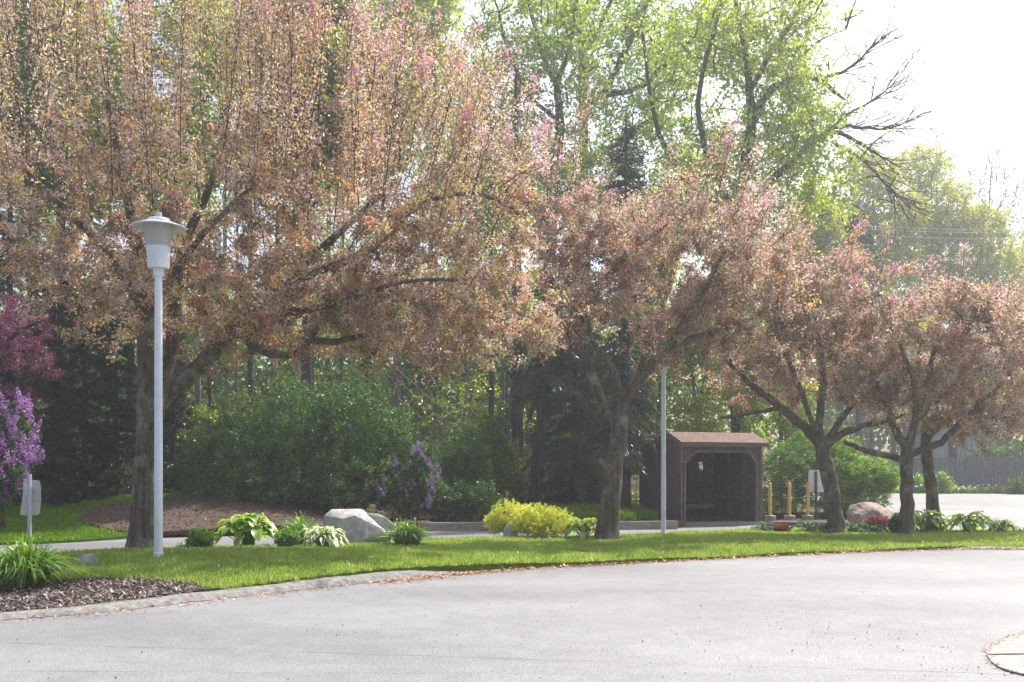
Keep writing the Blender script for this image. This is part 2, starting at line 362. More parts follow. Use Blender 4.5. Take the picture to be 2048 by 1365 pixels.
# ------------------------------------------------------------------ ground sheets
def sheet(name, poly, h, mat, res=0.5, lift=0.0, skirt=0.0, kind='structure', smooth=True):
    poly = np.asarray(poly, float)[:, :2]
    x0, y0 = poly.min(0); x1, y1 = poly.max(0)
    pts = [Vector(p) for p in poly]
    def inside(px, py):
        r = np.zeros(px.shape, bool); j = len(poly) - 1
        for i in range(len(poly)):
            xi, yi = poly[i]; xj, yj = poly[j]
            c = ((yi > py) != (yj > py)) & (px < (xj - xi) * (py - yi) / (yj - yi + 1e-12) + xi)
            r ^= c; j = i
        return r
    gx, gy = np.meshgrid(np.arange(x0 + res / 2, x1, res), np.arange(y0 + res / 2, y1, res))
    gx = gx.ravel() + 0.02; gy = gy.ravel() + 0.013
    k = inside(gx, gy)
    pts += [Vector((a, b)) for a, b in zip(gx[k], gy[k])]
    n = len(poly)
    vv, ee, ff, *_ = delaunay_2d_cdt(pts, [(i, (i + 1) % n) for i in range(n)], [list(range(n))], 1, 1e-5)
    v = np.array([[p.x, p.y, 0] for p in vv]); v[:, 2] = h(v[:, 0], v[:, 1]) + lift
    m = MB(); m.add(v, [list(f) for f in ff if len(f) == 3])
    if skirt:
        b = np.zeros((n, 3)); b[:, :2] = poly; b[:, 2] = h(poly[:, 0], poly[:, 1]) + lift
        c = b.copy(); c[:, 2] -= skirt
        m.add(np.vstack([b, c]), [[i, (i + 1) % n, n + (i + 1) % n, n + i] for i in range(n)])
    o = m.build(name, mat, smooth=smooth); return tag(o, kind=kind)

def dense(pts, step=0.35):
    out = []
    pts = [np.asarray(p, float)[:2] for p in pts]
    for a, b in zip(pts[:-1], pts[1:]):
        n = max(1, int(np.linalg.norm(b - a) / step))
        for i in range(n): out.append(a + (b - a) * i / n)
    out.append(pts[-1]); return np.array(out)
def smoothline(pts, it=2):
    p = [np.asarray(q, float)[:2] for q in pts]
    for _ in range(it):
        n = [p[0]]
        for a, b in zip(p[:-1], p[1:]): n += [a * .75 + b * .25, a * .25 + b * .75]
        p = n + [p[-1]]
    return p

Z0 = lambda x, y: x * 0
front_px = [(-500, 1290), (-200, 1262), (0, 1241), (185, 1229), (370, 1207), (460, 1197), (555, 1186), (700, 1171), (850, 1155), (950, 1147), (1060, 1138), (1222, 1130), (1383, 1122), (1560, 1113), (1750, 1104), (1930, 1099), (2048, 1100), (2250, 1106), (2600, 1118)]
front = smoothline([G(a, b, Z0) for a, b in front_px])
back_px = [(-500, 1125), (-200, 1118), (60, 1112), (250, 1104), (330, 1101), (430, 1097), (560, 1094), (700, 1091), (800, 1086), (870, 1079), (1000, 1077), (1200, 1074), (1310, 1070), (1360, 1066), (1500, 1061), (1560, 1058), (1700, 1058), (1800, 1061), (1900, 1063), (2048, 1063), (2300, 1066), (2700, 1075)]
back = smoothline([G(a, b) for a, b in back_px])
far_px = [(-500, 1110), (-200, 1097), (0, 1091), (110, 1088), (250, 1079), (325, 1073), (380, 1069), (500, 1066), (640, 1064), (860, 1062), (975, 1061.5), (1130, 1061), (1240, 1060), (1345, 1058.5)]
far = smoothline([G(a, b, Z0) for a, b in far_px])

FW = np.array(front); BK = np.array(back); FR = np.array(far)
mid = [(-60, 17.5)] + [((a + b) / 2, 0) for a, b in []]
tag(MB().add([[-150, -60, -0.06], [150, -60, -0.06], [150, 150, -0.06], [-150, 150, -0.06]], [[0, 1, 2, 3]]).build('terrain', MT['floor']), kind='structure')
seam = dense([(-60, 13), (-14, 14), (-6, 15), (-3, 16.2), (0, 19), (4, 21.4), (10, 22.4), (16, 22), (60, 18)], 2)
sheet('parking_lot', [(-60, -30)] + [(60, -30)] + list(seam[::-1]), hA, MT['lot'], 2.0)
sheet('driveway', list(seam) + [(60, 30), (-60, 30)], hA, MT['drive'], 1.5)
sheet('road', [(-3, 30), (60, 30), (60, 56), (10, 56)], hA, MT['road'], 1.5)

# lawn with the mulch bed cut out of its front left corner
bedline = smoothline([G(a, b) for a, b in [(-480, 1230), (-200, 1200), (0, 1180), (90, 1168), (148, 1157), (259, 1157), (370, 1166), (418, 1178)]])
KW = 0.25                                          # kerb width
def offset(line, d):
    line = np.asarray(line); t = np.gradient(line, axis=0); t /= np.linalg.norm(t, axis=1, keepdims=True)
    nrm = np.stack([-t[:, 1], t[:, 0]], 1); return line + nrm * d
fd = dense(front, 0.3)
fadeK = sm(-0.2, -1.8, fd[:, 0])                      # the kerb sinks away to the right
inner = offset(fd, 1.0) * 0 + fd + (offset(fd, 1.0) - fd) * (0.05 + (KW - 0.05) * np.maximum(fadeK, sm(8.3, 9.2, fd[:, 0])))[:, None]
bl = np.array(bedline)
kx = int(np.argmin(np.linalg.norm(inner - bl[-1], axis=1)))
lawn_poly = list(bl) + list(inner[kx + 1:]) + list(np.array(dense(back, 0.4))[::-1])
sheet('lawn', lawn_poly, hL, MT['lawn'], 0.35, skirt=0.12)
bed_poly = list(inner[:kx + 1]) + list(bl[::-1])
sheet('mulch_bed', bed_poly, hL, MT['mulch'], 0.18, lift=-0.012, skirt=0.1)

# kerb: rolled concrete lip
prof = [(0.0, 0.0), (0.03, 0.45), (0.09, 0.85), (0.18, 1.0), (KW, 1.0), (KW + 0.01, 0.3)]
def kerb(sel, fade, name):
    line = fd[sel]; off = offset(line, 1.0) - line; rows = []
    for d, hh in prof:
        p = line + off * d
        top = hL(line[:, 0] , line[:, 1]) * 0.62 + 0.02
        jitter = np.array([mnoise.noise(Vector((a * 2.3, b * 2.3, d * 9))) for a, b in line]) * 0.018
        rows.append(np.column_stack([p + off * jitter[:, None], 0.004 + hh * (top + jitter) * fade]))
    v = np.stack(rows, 1); n, k, _ = v.shape
    f = [[i * k + j, (i + 1) * k + j, (i + 1) * k + j + 1, i * k + j + 1] for i in range(n - 1) for j in range(k - 1)]
    tag(MB().add(v.reshape(-1, 3), f).build(name, MT['kerb'], smooth=True), kind='structure')
s1 = fd[:, 0] < -0.3; kerb(s1, np.clip(fadeK[s1] * 1.0 + 0.08, 0, 1), 'kerb')
s2 = fd[:, 0] > 8.2; kerb(s2, sm(8.2, 9.2, fd[s2, 0]) * 0.9, 'kerb')

# ground behind the drive
bank_poly = [tuple(p) for p in dense(far, 0.5) if p[0] < -5.2]
bank_poly += [(-5.2, 26), (-5.8, 30), (-40, 30)]
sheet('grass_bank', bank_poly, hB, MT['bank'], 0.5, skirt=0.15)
fl = [tuple(p) for p in dense(far, 0.5) if p[0] >= -5.2]
sheet('woodland_floor', fl + [(4.85, 27.9), (4.2, 29.0), (6.9, 30.0), (8.6, 31.6), (12.0, 30.6), (13.0, 34), (15.0, 45), (22, 56), (60, 57), (60, 130), (-90, 130), (-90, 30), (-40, 30), (-5.8, 30), (-5.2, 26)], hB, MT['floor'], 1.1, skirt=0.15)
mound = smoothline([G(a, b, hB) for a, b in [(150, 1043), (185, 1018), (260, 1004), (340, 999), (430, 998), (520, 1004), (640, 1020), (850, 1044), (870, 1050), (640, 1054), (500, 1058), (390, 1064), (320, 1068), (260, 1069), (200, 1058), (150, 1043)]], 1)[:-1]
sheet('mulch_mound', mound, hB, MT['mound'], 0.3, lift=0.05, skirt=.1)
sheet('planting_bed', [(7.35, 28.6), (9.0, 28.0), (11.2, 28.0), (12.6, 29.5), (13.2, 33), (9.0, 33), (8.65, 31.4)], lambda x, y: 0.10 + x * 0, MT['mulch'], 0.5, skirt=0.15)
verge = sheet('grass_verge', [(18.2, 54.6), (24, 53.2), (34, 50.5), (60, 46), (60, 56.8), (20, 57.5)], lambda x, y: hA(x, y) + 0.07, MT['lawn'], 0.8, skirt=0.15)
# concrete nose of the kerbed island at the near right corner
nose = smoothline([(6.8, 10.0), (5.6, 9.7), (4.75, 9.2), (4.2, 8.65), (3.88, 8.2), (3.72, 7.8), (3.64, 7.5), (3.66, 7.25), (3.85, 7.0), (4.4, 6.75), (6.5, 6.3)], 2)
sheet('kerb_island', list(nose[::-1]), lambda x, y: 0.014 + 0 * x, MT['concrete'], 0.4, skirt=0.012, smooth=False)
crk = [(3.80, 7.98), (4.0, 8.0), (4.25, 8.02), (4.6, 8.01), (6.4, 8.05)]
tag(MB().add([[x, y + s * (0.012 + 0.01 * (i % 2)), 0.019] for i, (x, y) in enumerate(crk) for s in (-1, 1)], [[2 * i, 2 * i + 1, 2 * i + 3, 2 * i + 2] for i in range(4)]).build('pavement_joint', MT['mulch']), kind='structure')

fk = np.array([p for p in dense(far, 0.35) if -8.2 < p[0] < -2.9]); t_ = np.gradient(fk, axis=0); t_ /= np.linalg.norm(t_, axis=1, keepdims=True); n_ = np.stack([-t_[:, 1], t_[:, 0]], 1)
rows = [np.column_stack([fk - n_ * d_, np.full(len(fk), z_) + 0.012 * np.sin(np.arange(len(fk)) * 1.3)]) for d_, z_ in ((.16, -.02), (.14, .06), (.10, .095), (-.04, .10), (-.06, .03))]
v_ = np.stack(rows, 1); nk = len(fk)
tag(MB().add(v_.reshape(-1, 3), [[i * 5 + j, (i + 1) * 5 + j, (i + 1) * 5 + j + 1, i * 5 + j + 1] for i in range(nk - 1) for j in range(4)]).build('kerb', MT['concrete'], smooth=True), kind='structure')
# timber edging: two runs of landscape timbers along the far side of the drive
def timber_run(p0, p1, n, label):
    p0 = np.array(p0); p1 = np.array(p1); t = thing('timber_edging', (p0[0], p0[1], 0), label, 'timber edging', 'timber edgings along the drive')
    d = (p1 - p0) / n; L = np.linalg.norm(d); u = d / L; ax = [[u[0], u[1], 0], [-u[1], u[0], 0], [0, 0, 1]]
    for i in range(n):
        c = p0 + d * (i + 0.5)
        for j, z in enumerate((0.055, 0.165)):
            MB().box((c[0] - (-u[1]) * 0.075, c[1] - u[0] * 0.075, z + 0.004 * (i % 2)), (L - 0.012, 0.14 - 0.01 * j, 0.105), ax=ax).build('timber', MT['timber'], t)
timber_run(G(800, 1062.5, Z0)[:2], G(1150, 1061.5, Z0)[:2], 3, 'grey weathered timber edging along the drive behind the golden bush')
timber_run(G(1150, 1060.5, Z0)[:2], G(1352, 1058.5, Z0)[:2], 4, 'grey weathered timber edging butting against the brown shelter')

# ------------------------------------------------------------------ scattered stuff
def in_poly(poly, x, y):
    poly = np.asarray(poly)[:, :2]; r = np.zeros(x.shape, bool); j = len(poly) - 1
    for i in range(len(poly)):
        xi, yi = poly[i]; xj, yj = poly[j]
        r ^= ((yi > y) != (yj > y)) & (x < (xj - xi) * (y - yi) / (yj - yi + 1e-12) + xi); j = i
    return r
def scatter(poly, n, seed=0):
    p = np.asarray(poly)[:, :2]; lo, hi = p.min(0), p.max(0); out = np.zeros((0, 2))
    rg = np.random.default_rng(seed)
    while len(out) < n:
        q = lo + rg.random((n * 2, 2)) * (hi - lo); q = q[in_poly(p, q[:, 0], q[:, 1])]
        q = q[np.abs(q[:, 0]) < q[:, 1] * 0.56 + 0.5]
        out = np.vstack([out, q])
        if len(q) == 0: break
    return out[:n]
def grass(name, poly, h, n, mat, hgt=(0.03, 0.07), wd=0.004, seed=1, extra=None):
    q = scatter(poly, n, seed) if extra is None else extra
    n = len(q); base = np.column_stack([q, h(q[:, 0], q[:, 1]) - 0.004])
    rg = np.random.default_rng(seed + 50)
    a = rg.random(n) * 2 * np.pi; H = hgt[0] + (hgt[1] - hgt[0]) * rg.random(n) ** 1.4
    H = H * (0.72 + 0.5 * np.clip(.5 + .5 * np.sin(q[:, 0] * 5.1 + 2 * np.sin(q[:, 1] * 3.3)) * np.sin(q[:, 1] * 6.2 + q[:, 0] * 2.3), 0, 1))
    pn = np.array([mnoise.noise(Vector((x * 0.9, y * 0.9, 3.1))) for x, y in q[:: max(1, n // 4000)]])
    lean = np.column_stack([np.cos(a), np.sin(a), np.zeros(n)]) * (H * (0.2 + 0.5 * rg.random(n)))[:, None]
    P = np.stack([base, base + lean * 0.35 + np.array([0, 0, 1]) * (H * 0.6)[:, None], base + lean + np.array([0, 0, 1]) * H[:, None]], 1)
    b = rg.random(n) * 2 * np.pi; side = np.column_stack([np.cos(b), np.sin(b), np.zeros(n)])
    w = wd * (0.7 + 0.6 * rg.random(n)) * (0.6 + base[:, 1] / 25)
    wd_ = np.stack([w, w * 0.8, w * 0.1], 1)
    cl = 0.5 + 0.5 * np.sin(q[:, 0] * 2.1 + np.sin(q[:, 1] * 1.7)) * np.sin(q[:, 1] * 2.6 + q[:, 0] * 0.7)
    t = np.clip(0.22 + 0.25 * cl + 0.5 * rg.random(n) ** 1.3, 0, 1)
    return tag(MB().ribbons(P, wd_, side, t).build(name, mat), kind='stuff')
grass('grass', lawn_poly, hL, 230000, MT['grass'], (0.03, 0.085), 0.005, 1)
lb = np.array(lawn_poly)
edge_q = np.vstack([p + RNG.standard_normal((60, 2)) * 0.035 for p in inner[kx + 1:] if -6 < p[0] < 12])
grass('grass', None, hL, 0, MT['grass'], (0.02, 0.07), 0.005, 5, extra=edge_q)
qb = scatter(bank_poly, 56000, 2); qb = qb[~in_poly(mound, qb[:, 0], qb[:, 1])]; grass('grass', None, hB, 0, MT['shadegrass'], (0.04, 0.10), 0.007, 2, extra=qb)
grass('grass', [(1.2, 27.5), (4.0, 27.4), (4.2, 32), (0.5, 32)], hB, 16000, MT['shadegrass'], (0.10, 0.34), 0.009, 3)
grass('grass', [(18.2, 54.9), (24, 53.5), (34, 50.8), (34, 54.5), (20, 57)], lambda x, y: hA(x, y) + 0.07, 24000, MT['grass'], (0.08, 0.30), 0.02, 4)
grass('grass', [(10.9, 28.2), (12.4, 29.6), (13, 32), (11.6, 32)], lambda x, y: 0.1 + 0 * x, 6000, MT['grass'], (0.06, 0.16), 0.009, 6)

def bits(name, q, h, L, wd, mat, seed, flat=0.25, lift=0.006, tint=None):
    n = len(q); rg = np.random.default_rng(seed)
    p = np.column_stack([q, h(q[:, 0], q[:, 1]) + lift + 0.008 * rg.random(n)])
    a = rg.random(n) * 2 * np.pi
    d = np.column_stack([np.cos(a), np.sin(a), flat * rg.standard_normal(n)])
    m = MB(); b = np.column_stack([-np.sin(a), np.cos(a), flat * rg.standard_normal(n)])
    LL = (L * (0.5 + rg.random(n)))[:, None]; ww = (wd * (0.5 + rg.random(n)))[:, None]
    v = np.stack([p, p + b * ww * .5 + d * LL * .4, p + d * LL, p - b * ww * .5 + d * LL * .5], 1).reshape(-1, 3)
    m.add(v, np.arange(n * 4).reshape(n, 4), rg.random(n) if tint is None else tint)
    return tag(m.build(name, mat), kind='stuff')
bits('mulch_chips', scatter(bed_poly, 26000, 7), lambda x, y: hL(x, y) - 0.008, 0.05, 0.02, MT['chips'], 8, 0.3)
qm = scatter(mound, 9000, 9); bits('mulch_chips', qm, lambda x, y: hB(x, y) + 0.05, 0.06, 0.026, MT['chips'], 10, 0.3, tint=np.random.default_rng(3).random(len(qm)) * 0.75)
ql = []
for i, p in enumerate(fd):
    if not -6.5 < p[0] < 12: continue
    k = 14 if p[0] < -2 else 130
    o = (offset(fd, 1.0) - fd)[i]
    q = p + o * (RNG.standard_normal((k, 1)) * 0.09 + (-0.05 if p[0] < -1 else 0.06)) + RNG.standard_normal((k, 2)) * 0.12
    ql.append(q)
ql = np.vstack(ql); bits('petal_litter', ql, lambda x, y: np.where(x > -1, 0.012, 0.008), 0.05, 0.028, MT['litter'], 12, 0.25)
qn = np.vstack([p + RNG.standard_normal((3, 2)) * 0.02 for p in dense(nose, .06) if p[0] < 5.5 and p[1] > 7]); bits('petal_litter', qn, lambda x, y: 0.012 + 0 * x, 0.035, 0.02, MT['litter'], 13, 0.2)
qg = np.column_stack([RNG.uniform(-5, 5, 420), RNG.uniform(5.9, 13, 420)]); bits('grit', qg, lambda x, y: 0.004 + 0 * x, 0.014, 0.012, MT['grit'], 14, 0.5, 0.002)
qg = np.column_stack([RNG.normal(3.2, 0.8, 160), RNG.normal(8.8, 0.9, 160)]); bits('grit', qg, lambda x, y: 0.004 + 0 * x, 0.014, 0.012, MT['grit'], 15, 0.5, 0.002)
q = np.column_stack([RNG.uniform(21, 30, 260), RNG.uniform(53.0, 55.2, 260)])
pp = np.column_stack([q, hA(q[:, 0], q[:, 1]) + RNG.uniform(0.25, 0.5, 260)]); md = MB(); md.leaves(np.repeat(pp, 4, 0), RNG.standard_normal((1040, 3)), 0.07, 0.07, RNG.random(1040)); tag(md.build('dandelions', MT['dandelion']), kind='stuff')
q = scatter(lawn_poly, 46, 31); pp = np.column_stack([q, hL(q[:, 0], q[:, 1]) + RNG.uniform(.04, .09, len(q))]); md = MB(); md.leaves(np.repeat(pp, 6, 0), RNG.standard_normal((len(q) * 6, 3)), 0.022, 0.022, RNG.random(len(q) * 6)); tag(md.build('dandelions', MT['dandelion']), kind='stuff')
pass
# ------------------------------------------------------------------ woody plants
def bez(a, b, c, k):
    t = np.linspace(0, 1, k)[:, None]
    return (1 - t) ** 2 * a + 2 * t * (1 - t) * b + t * t * c
def polyfine(P, Rr, step=0.25, wob=0.02, rg=RNG):
    P = np.asarray(P, float); Rr = np.asarray(Rr, float)
    for _ in range(2):                              # corner cutting keeps limbs rounded
        Q = [P[0]]; S = [Rr[0]]
        for i in range(len(P) - 1):
            Q += [P[i] * .75 + P[i + 1] * .25, P[i] * .25 + P[i + 1] * .75]; S += [Rr[i] * .75 + Rr[i + 1] * .25, Rr[i] * .25 + Rr[i + 1] * .75]
        Q.append(P[-1]); S.append(Rr[-1]); P = np.array(Q); Rr = np.array(S)
    if wob:
        w = rg.standard_normal(P.shape) * wob * np.clip(Rr / (Rr.max() + 1e-9), 0.3, 1)[:, None] * 1.0
        w[0] = 0; P = P + w
    return P, Rr

def fill(nodes, tips, rg, arch=0.18, upw=0.6, k=5):
    """attach every tip to its nearest lower branch node, nearest first; twigs become nodes in turn"""
    nodes = list(nodes); N = np.array(nodes); out = []
    d0 = np.array([np.min(np.linalg.norm(N - t, axis=1)) for t in tips]); order = np.argsort(d0)
    cap = np.zeros((len(N) + len(tips) * (k - 1), 3)); cap[:len(N)] = N; m = len(N)
    for i in order:
        t = tips[i]; dv = t - cap[:m]; d = np.linalg.norm(dv, axis=1) + upw * np.maximum(0, -dv[:, 2])
        a = cap[int(np.argmin(d))]
        L = np.linalg.norm(t - a)
        b = a + (t - a) * 0.5 + np.array([0, 0, arch * L]) + rg.standard_normal(3) * 0.10 * L
        P = bez(a, b, t, k); out.append(P)
        cap[m:m + k - 1] = P[1:]; m += k - 1
    return np.array(out)

def lobes_points(lobes, n, rg, shell=0.55, clump=0.0, csize=0.3):
    """lobes: (centre xyz, radii xyz, weight); points fill the outer part more densely"""
    w = np.array([l[2] if len(l) > 2 else np.prod(l[1]) ** (2 / 3) for l in lobes], float); w /= w.sum()
    idx = rg.choice(len(lobes), n, p=w)
    u = rg.standard_normal((n, 3)); u /= np.linalg.norm(u, axis=1, keepdims=True)
    r = (shell + (1 - shell) * rg.random(n)) * (0.75 + 0.35 * rg.random(n))
    inner_ = rg.random(n) < 0.35; r[inner_] = rg.random(inner_.sum()) ** 0.5
    c = np.array([l[0] for l in lobes]); q = np.array([l[1] for l in lobes])
    p = c[idx] + u * r[:, None] * q[idx]
    if clump:
        k = max(4, int(n * clump)); ctr = p[:k] * 1.0; j = rg.integers(0, k, n - k)
        p[k:] = ctr[j] + rg.standard_normal((n - k, 3)) * csize * np.array([1, 1, .8]) * (0.5 + rg.random((k, 1)))[j]
    return p

def leaf_on(P, per, rg, L, wd, jit, tintf, mb, start=0.25, droop=0.25, along=0.5, flat=0.0, corr=0.55):
    n, k, _ = P.shape
    i = np.repeat(np.arange(n), per); t = start + (1 - start) * rg.random(len(i))
    f = t * (k - 1); j = np.minimum(f.astype(int), k - 2); fr = (f - j)[:, None]
    p = P[i, j] * (1 - fr) + P[i, j + 1] * fr
    tg = P[i, j + 1] - P[i, j]; tg /= np.linalg.norm(tg, axis=1, keepdims=True) + 1e-9
    d = along * tg + rg.standard_normal((len(i), 3)) * 0.6; d[:, 2] -= droop
    if flat: d[:, 2] *= (1 - flat)
    p = p + rg.standard_normal(p.shape) * jit
    tw = tintf(n)[i]; own = tintf(len(i)); tint = np.clip(np.where(rg.random(len(i)) < corr, tw + rg.normal(0, .05, len(i)), own), 0, 1)
    mb.leaves(p, d, L * (0.6 + 0.7 * rg.random(len(i))), wd * (0.7 + 0.6 * rg.random(len(i))), tint)

def px_limb(D, pts, base=None):
    """pts: (px, py, radius px[, depth offset m])"""
    P = []; Rr = []
    for q in pts:
        dd = D + (q[3] if len(q) > 3 else 0.0)
        P.append(W(q[0], q[1], dd)); Rr.append(q[2] / F * dd)
    return np.array(P), np.array(Rr)
def px_lobe(D, l):
    px, py, rx, ry = l[:4]; dd = l[4] if len(l) > 4 else 0.0; rd = l[5] if len(l) > 5 else rx / F * D
    d = D + dd
    return (W(px, py, d), np.array([rx / F * d, rd, ry / F * d]), l[6] if len(l) > 6 else rx * ry)

def tree(name, label, cat, group, base, limbs, lobes, n, per, leaf, mats, seed, twig_r=0.008, tintf=None, arch=0.18, upw=0.6,
         droop=0.25, clump=0.0, csize=.3, sprouts=None, blossoms=0, bare=None, sides=10, jit=0.05, rough=0.04, leafname='crown', trunkname='trunk', flower=None):
    rg = np.random.default_rng(seed); D = base[1]
    root = thing(name, base, label, cat, group)
    tm = MB(); nodes = []
    for li, l in enumerate(limbs):
        P, Rr = (px_limb(D, l) if not isinstance(l, np.ndarray) else (l[:, :3], l[:, 3]))
        if li == 0: P[0] = [base[0], base[1], base[2] - 0.08]
        P, Rr = polyfine(P, Rr, wob=0.012 * (D / 20), rg=rg)
        if li == 0: Rr = Rr * (1 + 0.28 * np.exp(-np.maximum(0, P[:, 2] - base[2]) / 0.22))
        tm.tubes(P, Rr, sides if Rr.max() > 0.04 else 6, rough=rough)
        nodes.append(P[len(P) // 3 if li == 0 else 1:])
    tm.build(trunkname, mats[0], root, smooth=True)
    nodes = np.vstack(nodes)
    zmin = base[2] + 0.25 * (nodes[:, 2].max() - base[2]); nd = nodes[nodes[:, 2] > zmin]
    if len(nd) < 3: nd = nodes
    LB = [px_lobe(D, l) for l in lobes]
    tips = lobes_points(LB, n, rg, clump=clump, csize=csize)
    P = fill(nd, tips, rg, arch, upw)
    lm = MB(); lm.m = 1; bm = lm; rad = np.linspace(1, 0.35, P.shape[1])[None] * (twig_r * (0.6 + 0.8 * rg.random((len(P), 1)))) * np.clip(np.linalg.norm(P[:, -1] - P[:, 0], axis=1) / 0.5, 0.7, 2.2)[:, None]
    bm.tubes(P, rad, 3)
    if bare is not None:
        src = []
        for li in bare[0]:
            Q, _ = polyfine(*px_limb(D, limbs[li]), wob=0); src += [(Q[a], Q[a] - Q[a - 1]) for a in range(len(Q) // 3, len(Q))]
        for lev, (cnt, lo_, hi_, rr_) in enumerate(((bare[1], .9, 2.2, 1.25), (bare[1] * 3, .4, 1.1, .85))):
            C_ = []
            for _ in range(cnt):
                a, t = src[rg.integers(0, len(src))]; t = t / (np.linalg.norm(t) + 1e-9)
                d = t + rg.normal(0, .38, 3) + np.array([.15, 0, .12]); d /= np.linalg.norm(d); L = rg.uniform(lo_, hi_)
                C_.append(bez(a, a + d * L * .5 + rg.normal(0, .06, 3), a + d * L + np.array([0, 0, .12 * L * rg.normal(.6, .8)]), 6))
            C_ = np.array(C_); bm.tubes(C_, np.linspace(1, .4, 6)[None] * np.full((cnt, 1), twig_r * rr_), 3)
            src = [(c[k], c[k] - c[k - 1]) for c in C_ for k in (2, 3, 4, 5)]
    lm.m = 0; tf = tintf or (lambda m: rg.random(m))
    leaf_on(P, per, rg, leaf[0], leaf[1], jit, tf, lm, droop=droop)
    tops = []
    if sprouts:
        S = []; 
        for (sx, sy, ty, ln) in sprouts(rg):           # start px, start py, top py, depth offset
            d = D + ln; a = W(sx, sy, d); c = W(sx + rg.normal(0, 34) + (sx - (base[0] / D * F + CX)) * 0.13, ty, d + rg.normal(0, 0.3))
            S.append(bez(a, (a + c) / 2 + rg.normal(0, 0.14, 3), c, 9))
        kk = rg.integers(0, len(S), len(S)); S += [bez(S[a][b_i], S[a][b_i] + (S[a][-1] - S[a][b_i]) * .35 + rg.normal(0, .10, 3), S[a][b_i] + (S[a][-1] - S[a][b_i]) * rg.uniform(.5, .9) + rg.normal(0, .28, 3) * [1, 1, .3], 9) for a, b_i in zip(kk, rg.integers(2, 6, len(S)))]
        S = np.array(S); lm.m = 1; lm.tubes(S, np.linspace(1, 0.3, 9)[None] * (0.0095 * (0.5 + 0.8 * rg.random((len(S), 1)))), 4); lm.m = 0
        ln = np.linalg.norm(S[:, -1] - S[:, 0], axis=1)
        q9 = S[:, :, None, :] + rg.standard_normal((len(S), 9, 3, 3)) * .02; q9 = q9.reshape(len(S), -1, 3); leaf_on(np.repeat(q9[:, ::3], np.maximum(1, np.round(ln / .35)).astype(int), 0), 42, rg, leaf[0] * .95, leaf[1] * .95, 0.10, tf, lm, start=0.02, droop=-0.1); sp_ = S[rg.integers(0, len(S), len(S) * 9), rg.integers(1, 8, len(S) * 9)]; leaf_on(np.stack([sp_, sp_ + rg.normal(0, .05, sp_.shape), sp_ + rg.normal(0, .16, sp_.shape)], 1), 5, rg, leaf[0], leaf[1], .03, tf, lm, start=.2)
        tops = S[:, -3:].reshape(-1, 3)
    lm.build(leafname, [mats[2], mats[1]], root)
    if blossoms and flower is not None:
        c1 = tops[rg.integers(0, len(tops), blossoms * 2 // 3)] if len(tops) else tips[rg.integers(0, len(tips), blossoms * 2 // 3)]
        c2 = tips[rg.integers(0, len(tips), blossoms - len(c1))]
        c = np.vstack([c1, c2]); fm = MB(); k = 26; nn = len(c) * k
        sz = np.repeat(0.025 + 0.05 * rg.random(len(c)), k)[:, None]
        p = np.repeat(c, k, 0) + rg.standard_normal((nn, 3)) * sz * np.array([1, 1, 1.6])
        fm.leaves(p, rg.standard_normal((nn, 3)), 0.035, 0.03, np.clip(np.repeat(rg.random(len(c)), k) * 0.6 + 0.4 * rg.random(nn), 0, 1)); fm.build('blossoms', flower, root)
    return root

def crab_tint(rg, orange=0.10, green=0.10):
    def f(m):
        t = np.clip(rg.normal(0.37, 0.22, m), 0, 0.66); u = rg.random(m)
        t = np.where(u < orange, rg.uniform(0.82, 1.0, m), t); t = np.where(u > 1 - green, rg.uniform(0.70, 0.80, m), t); return t
    return f

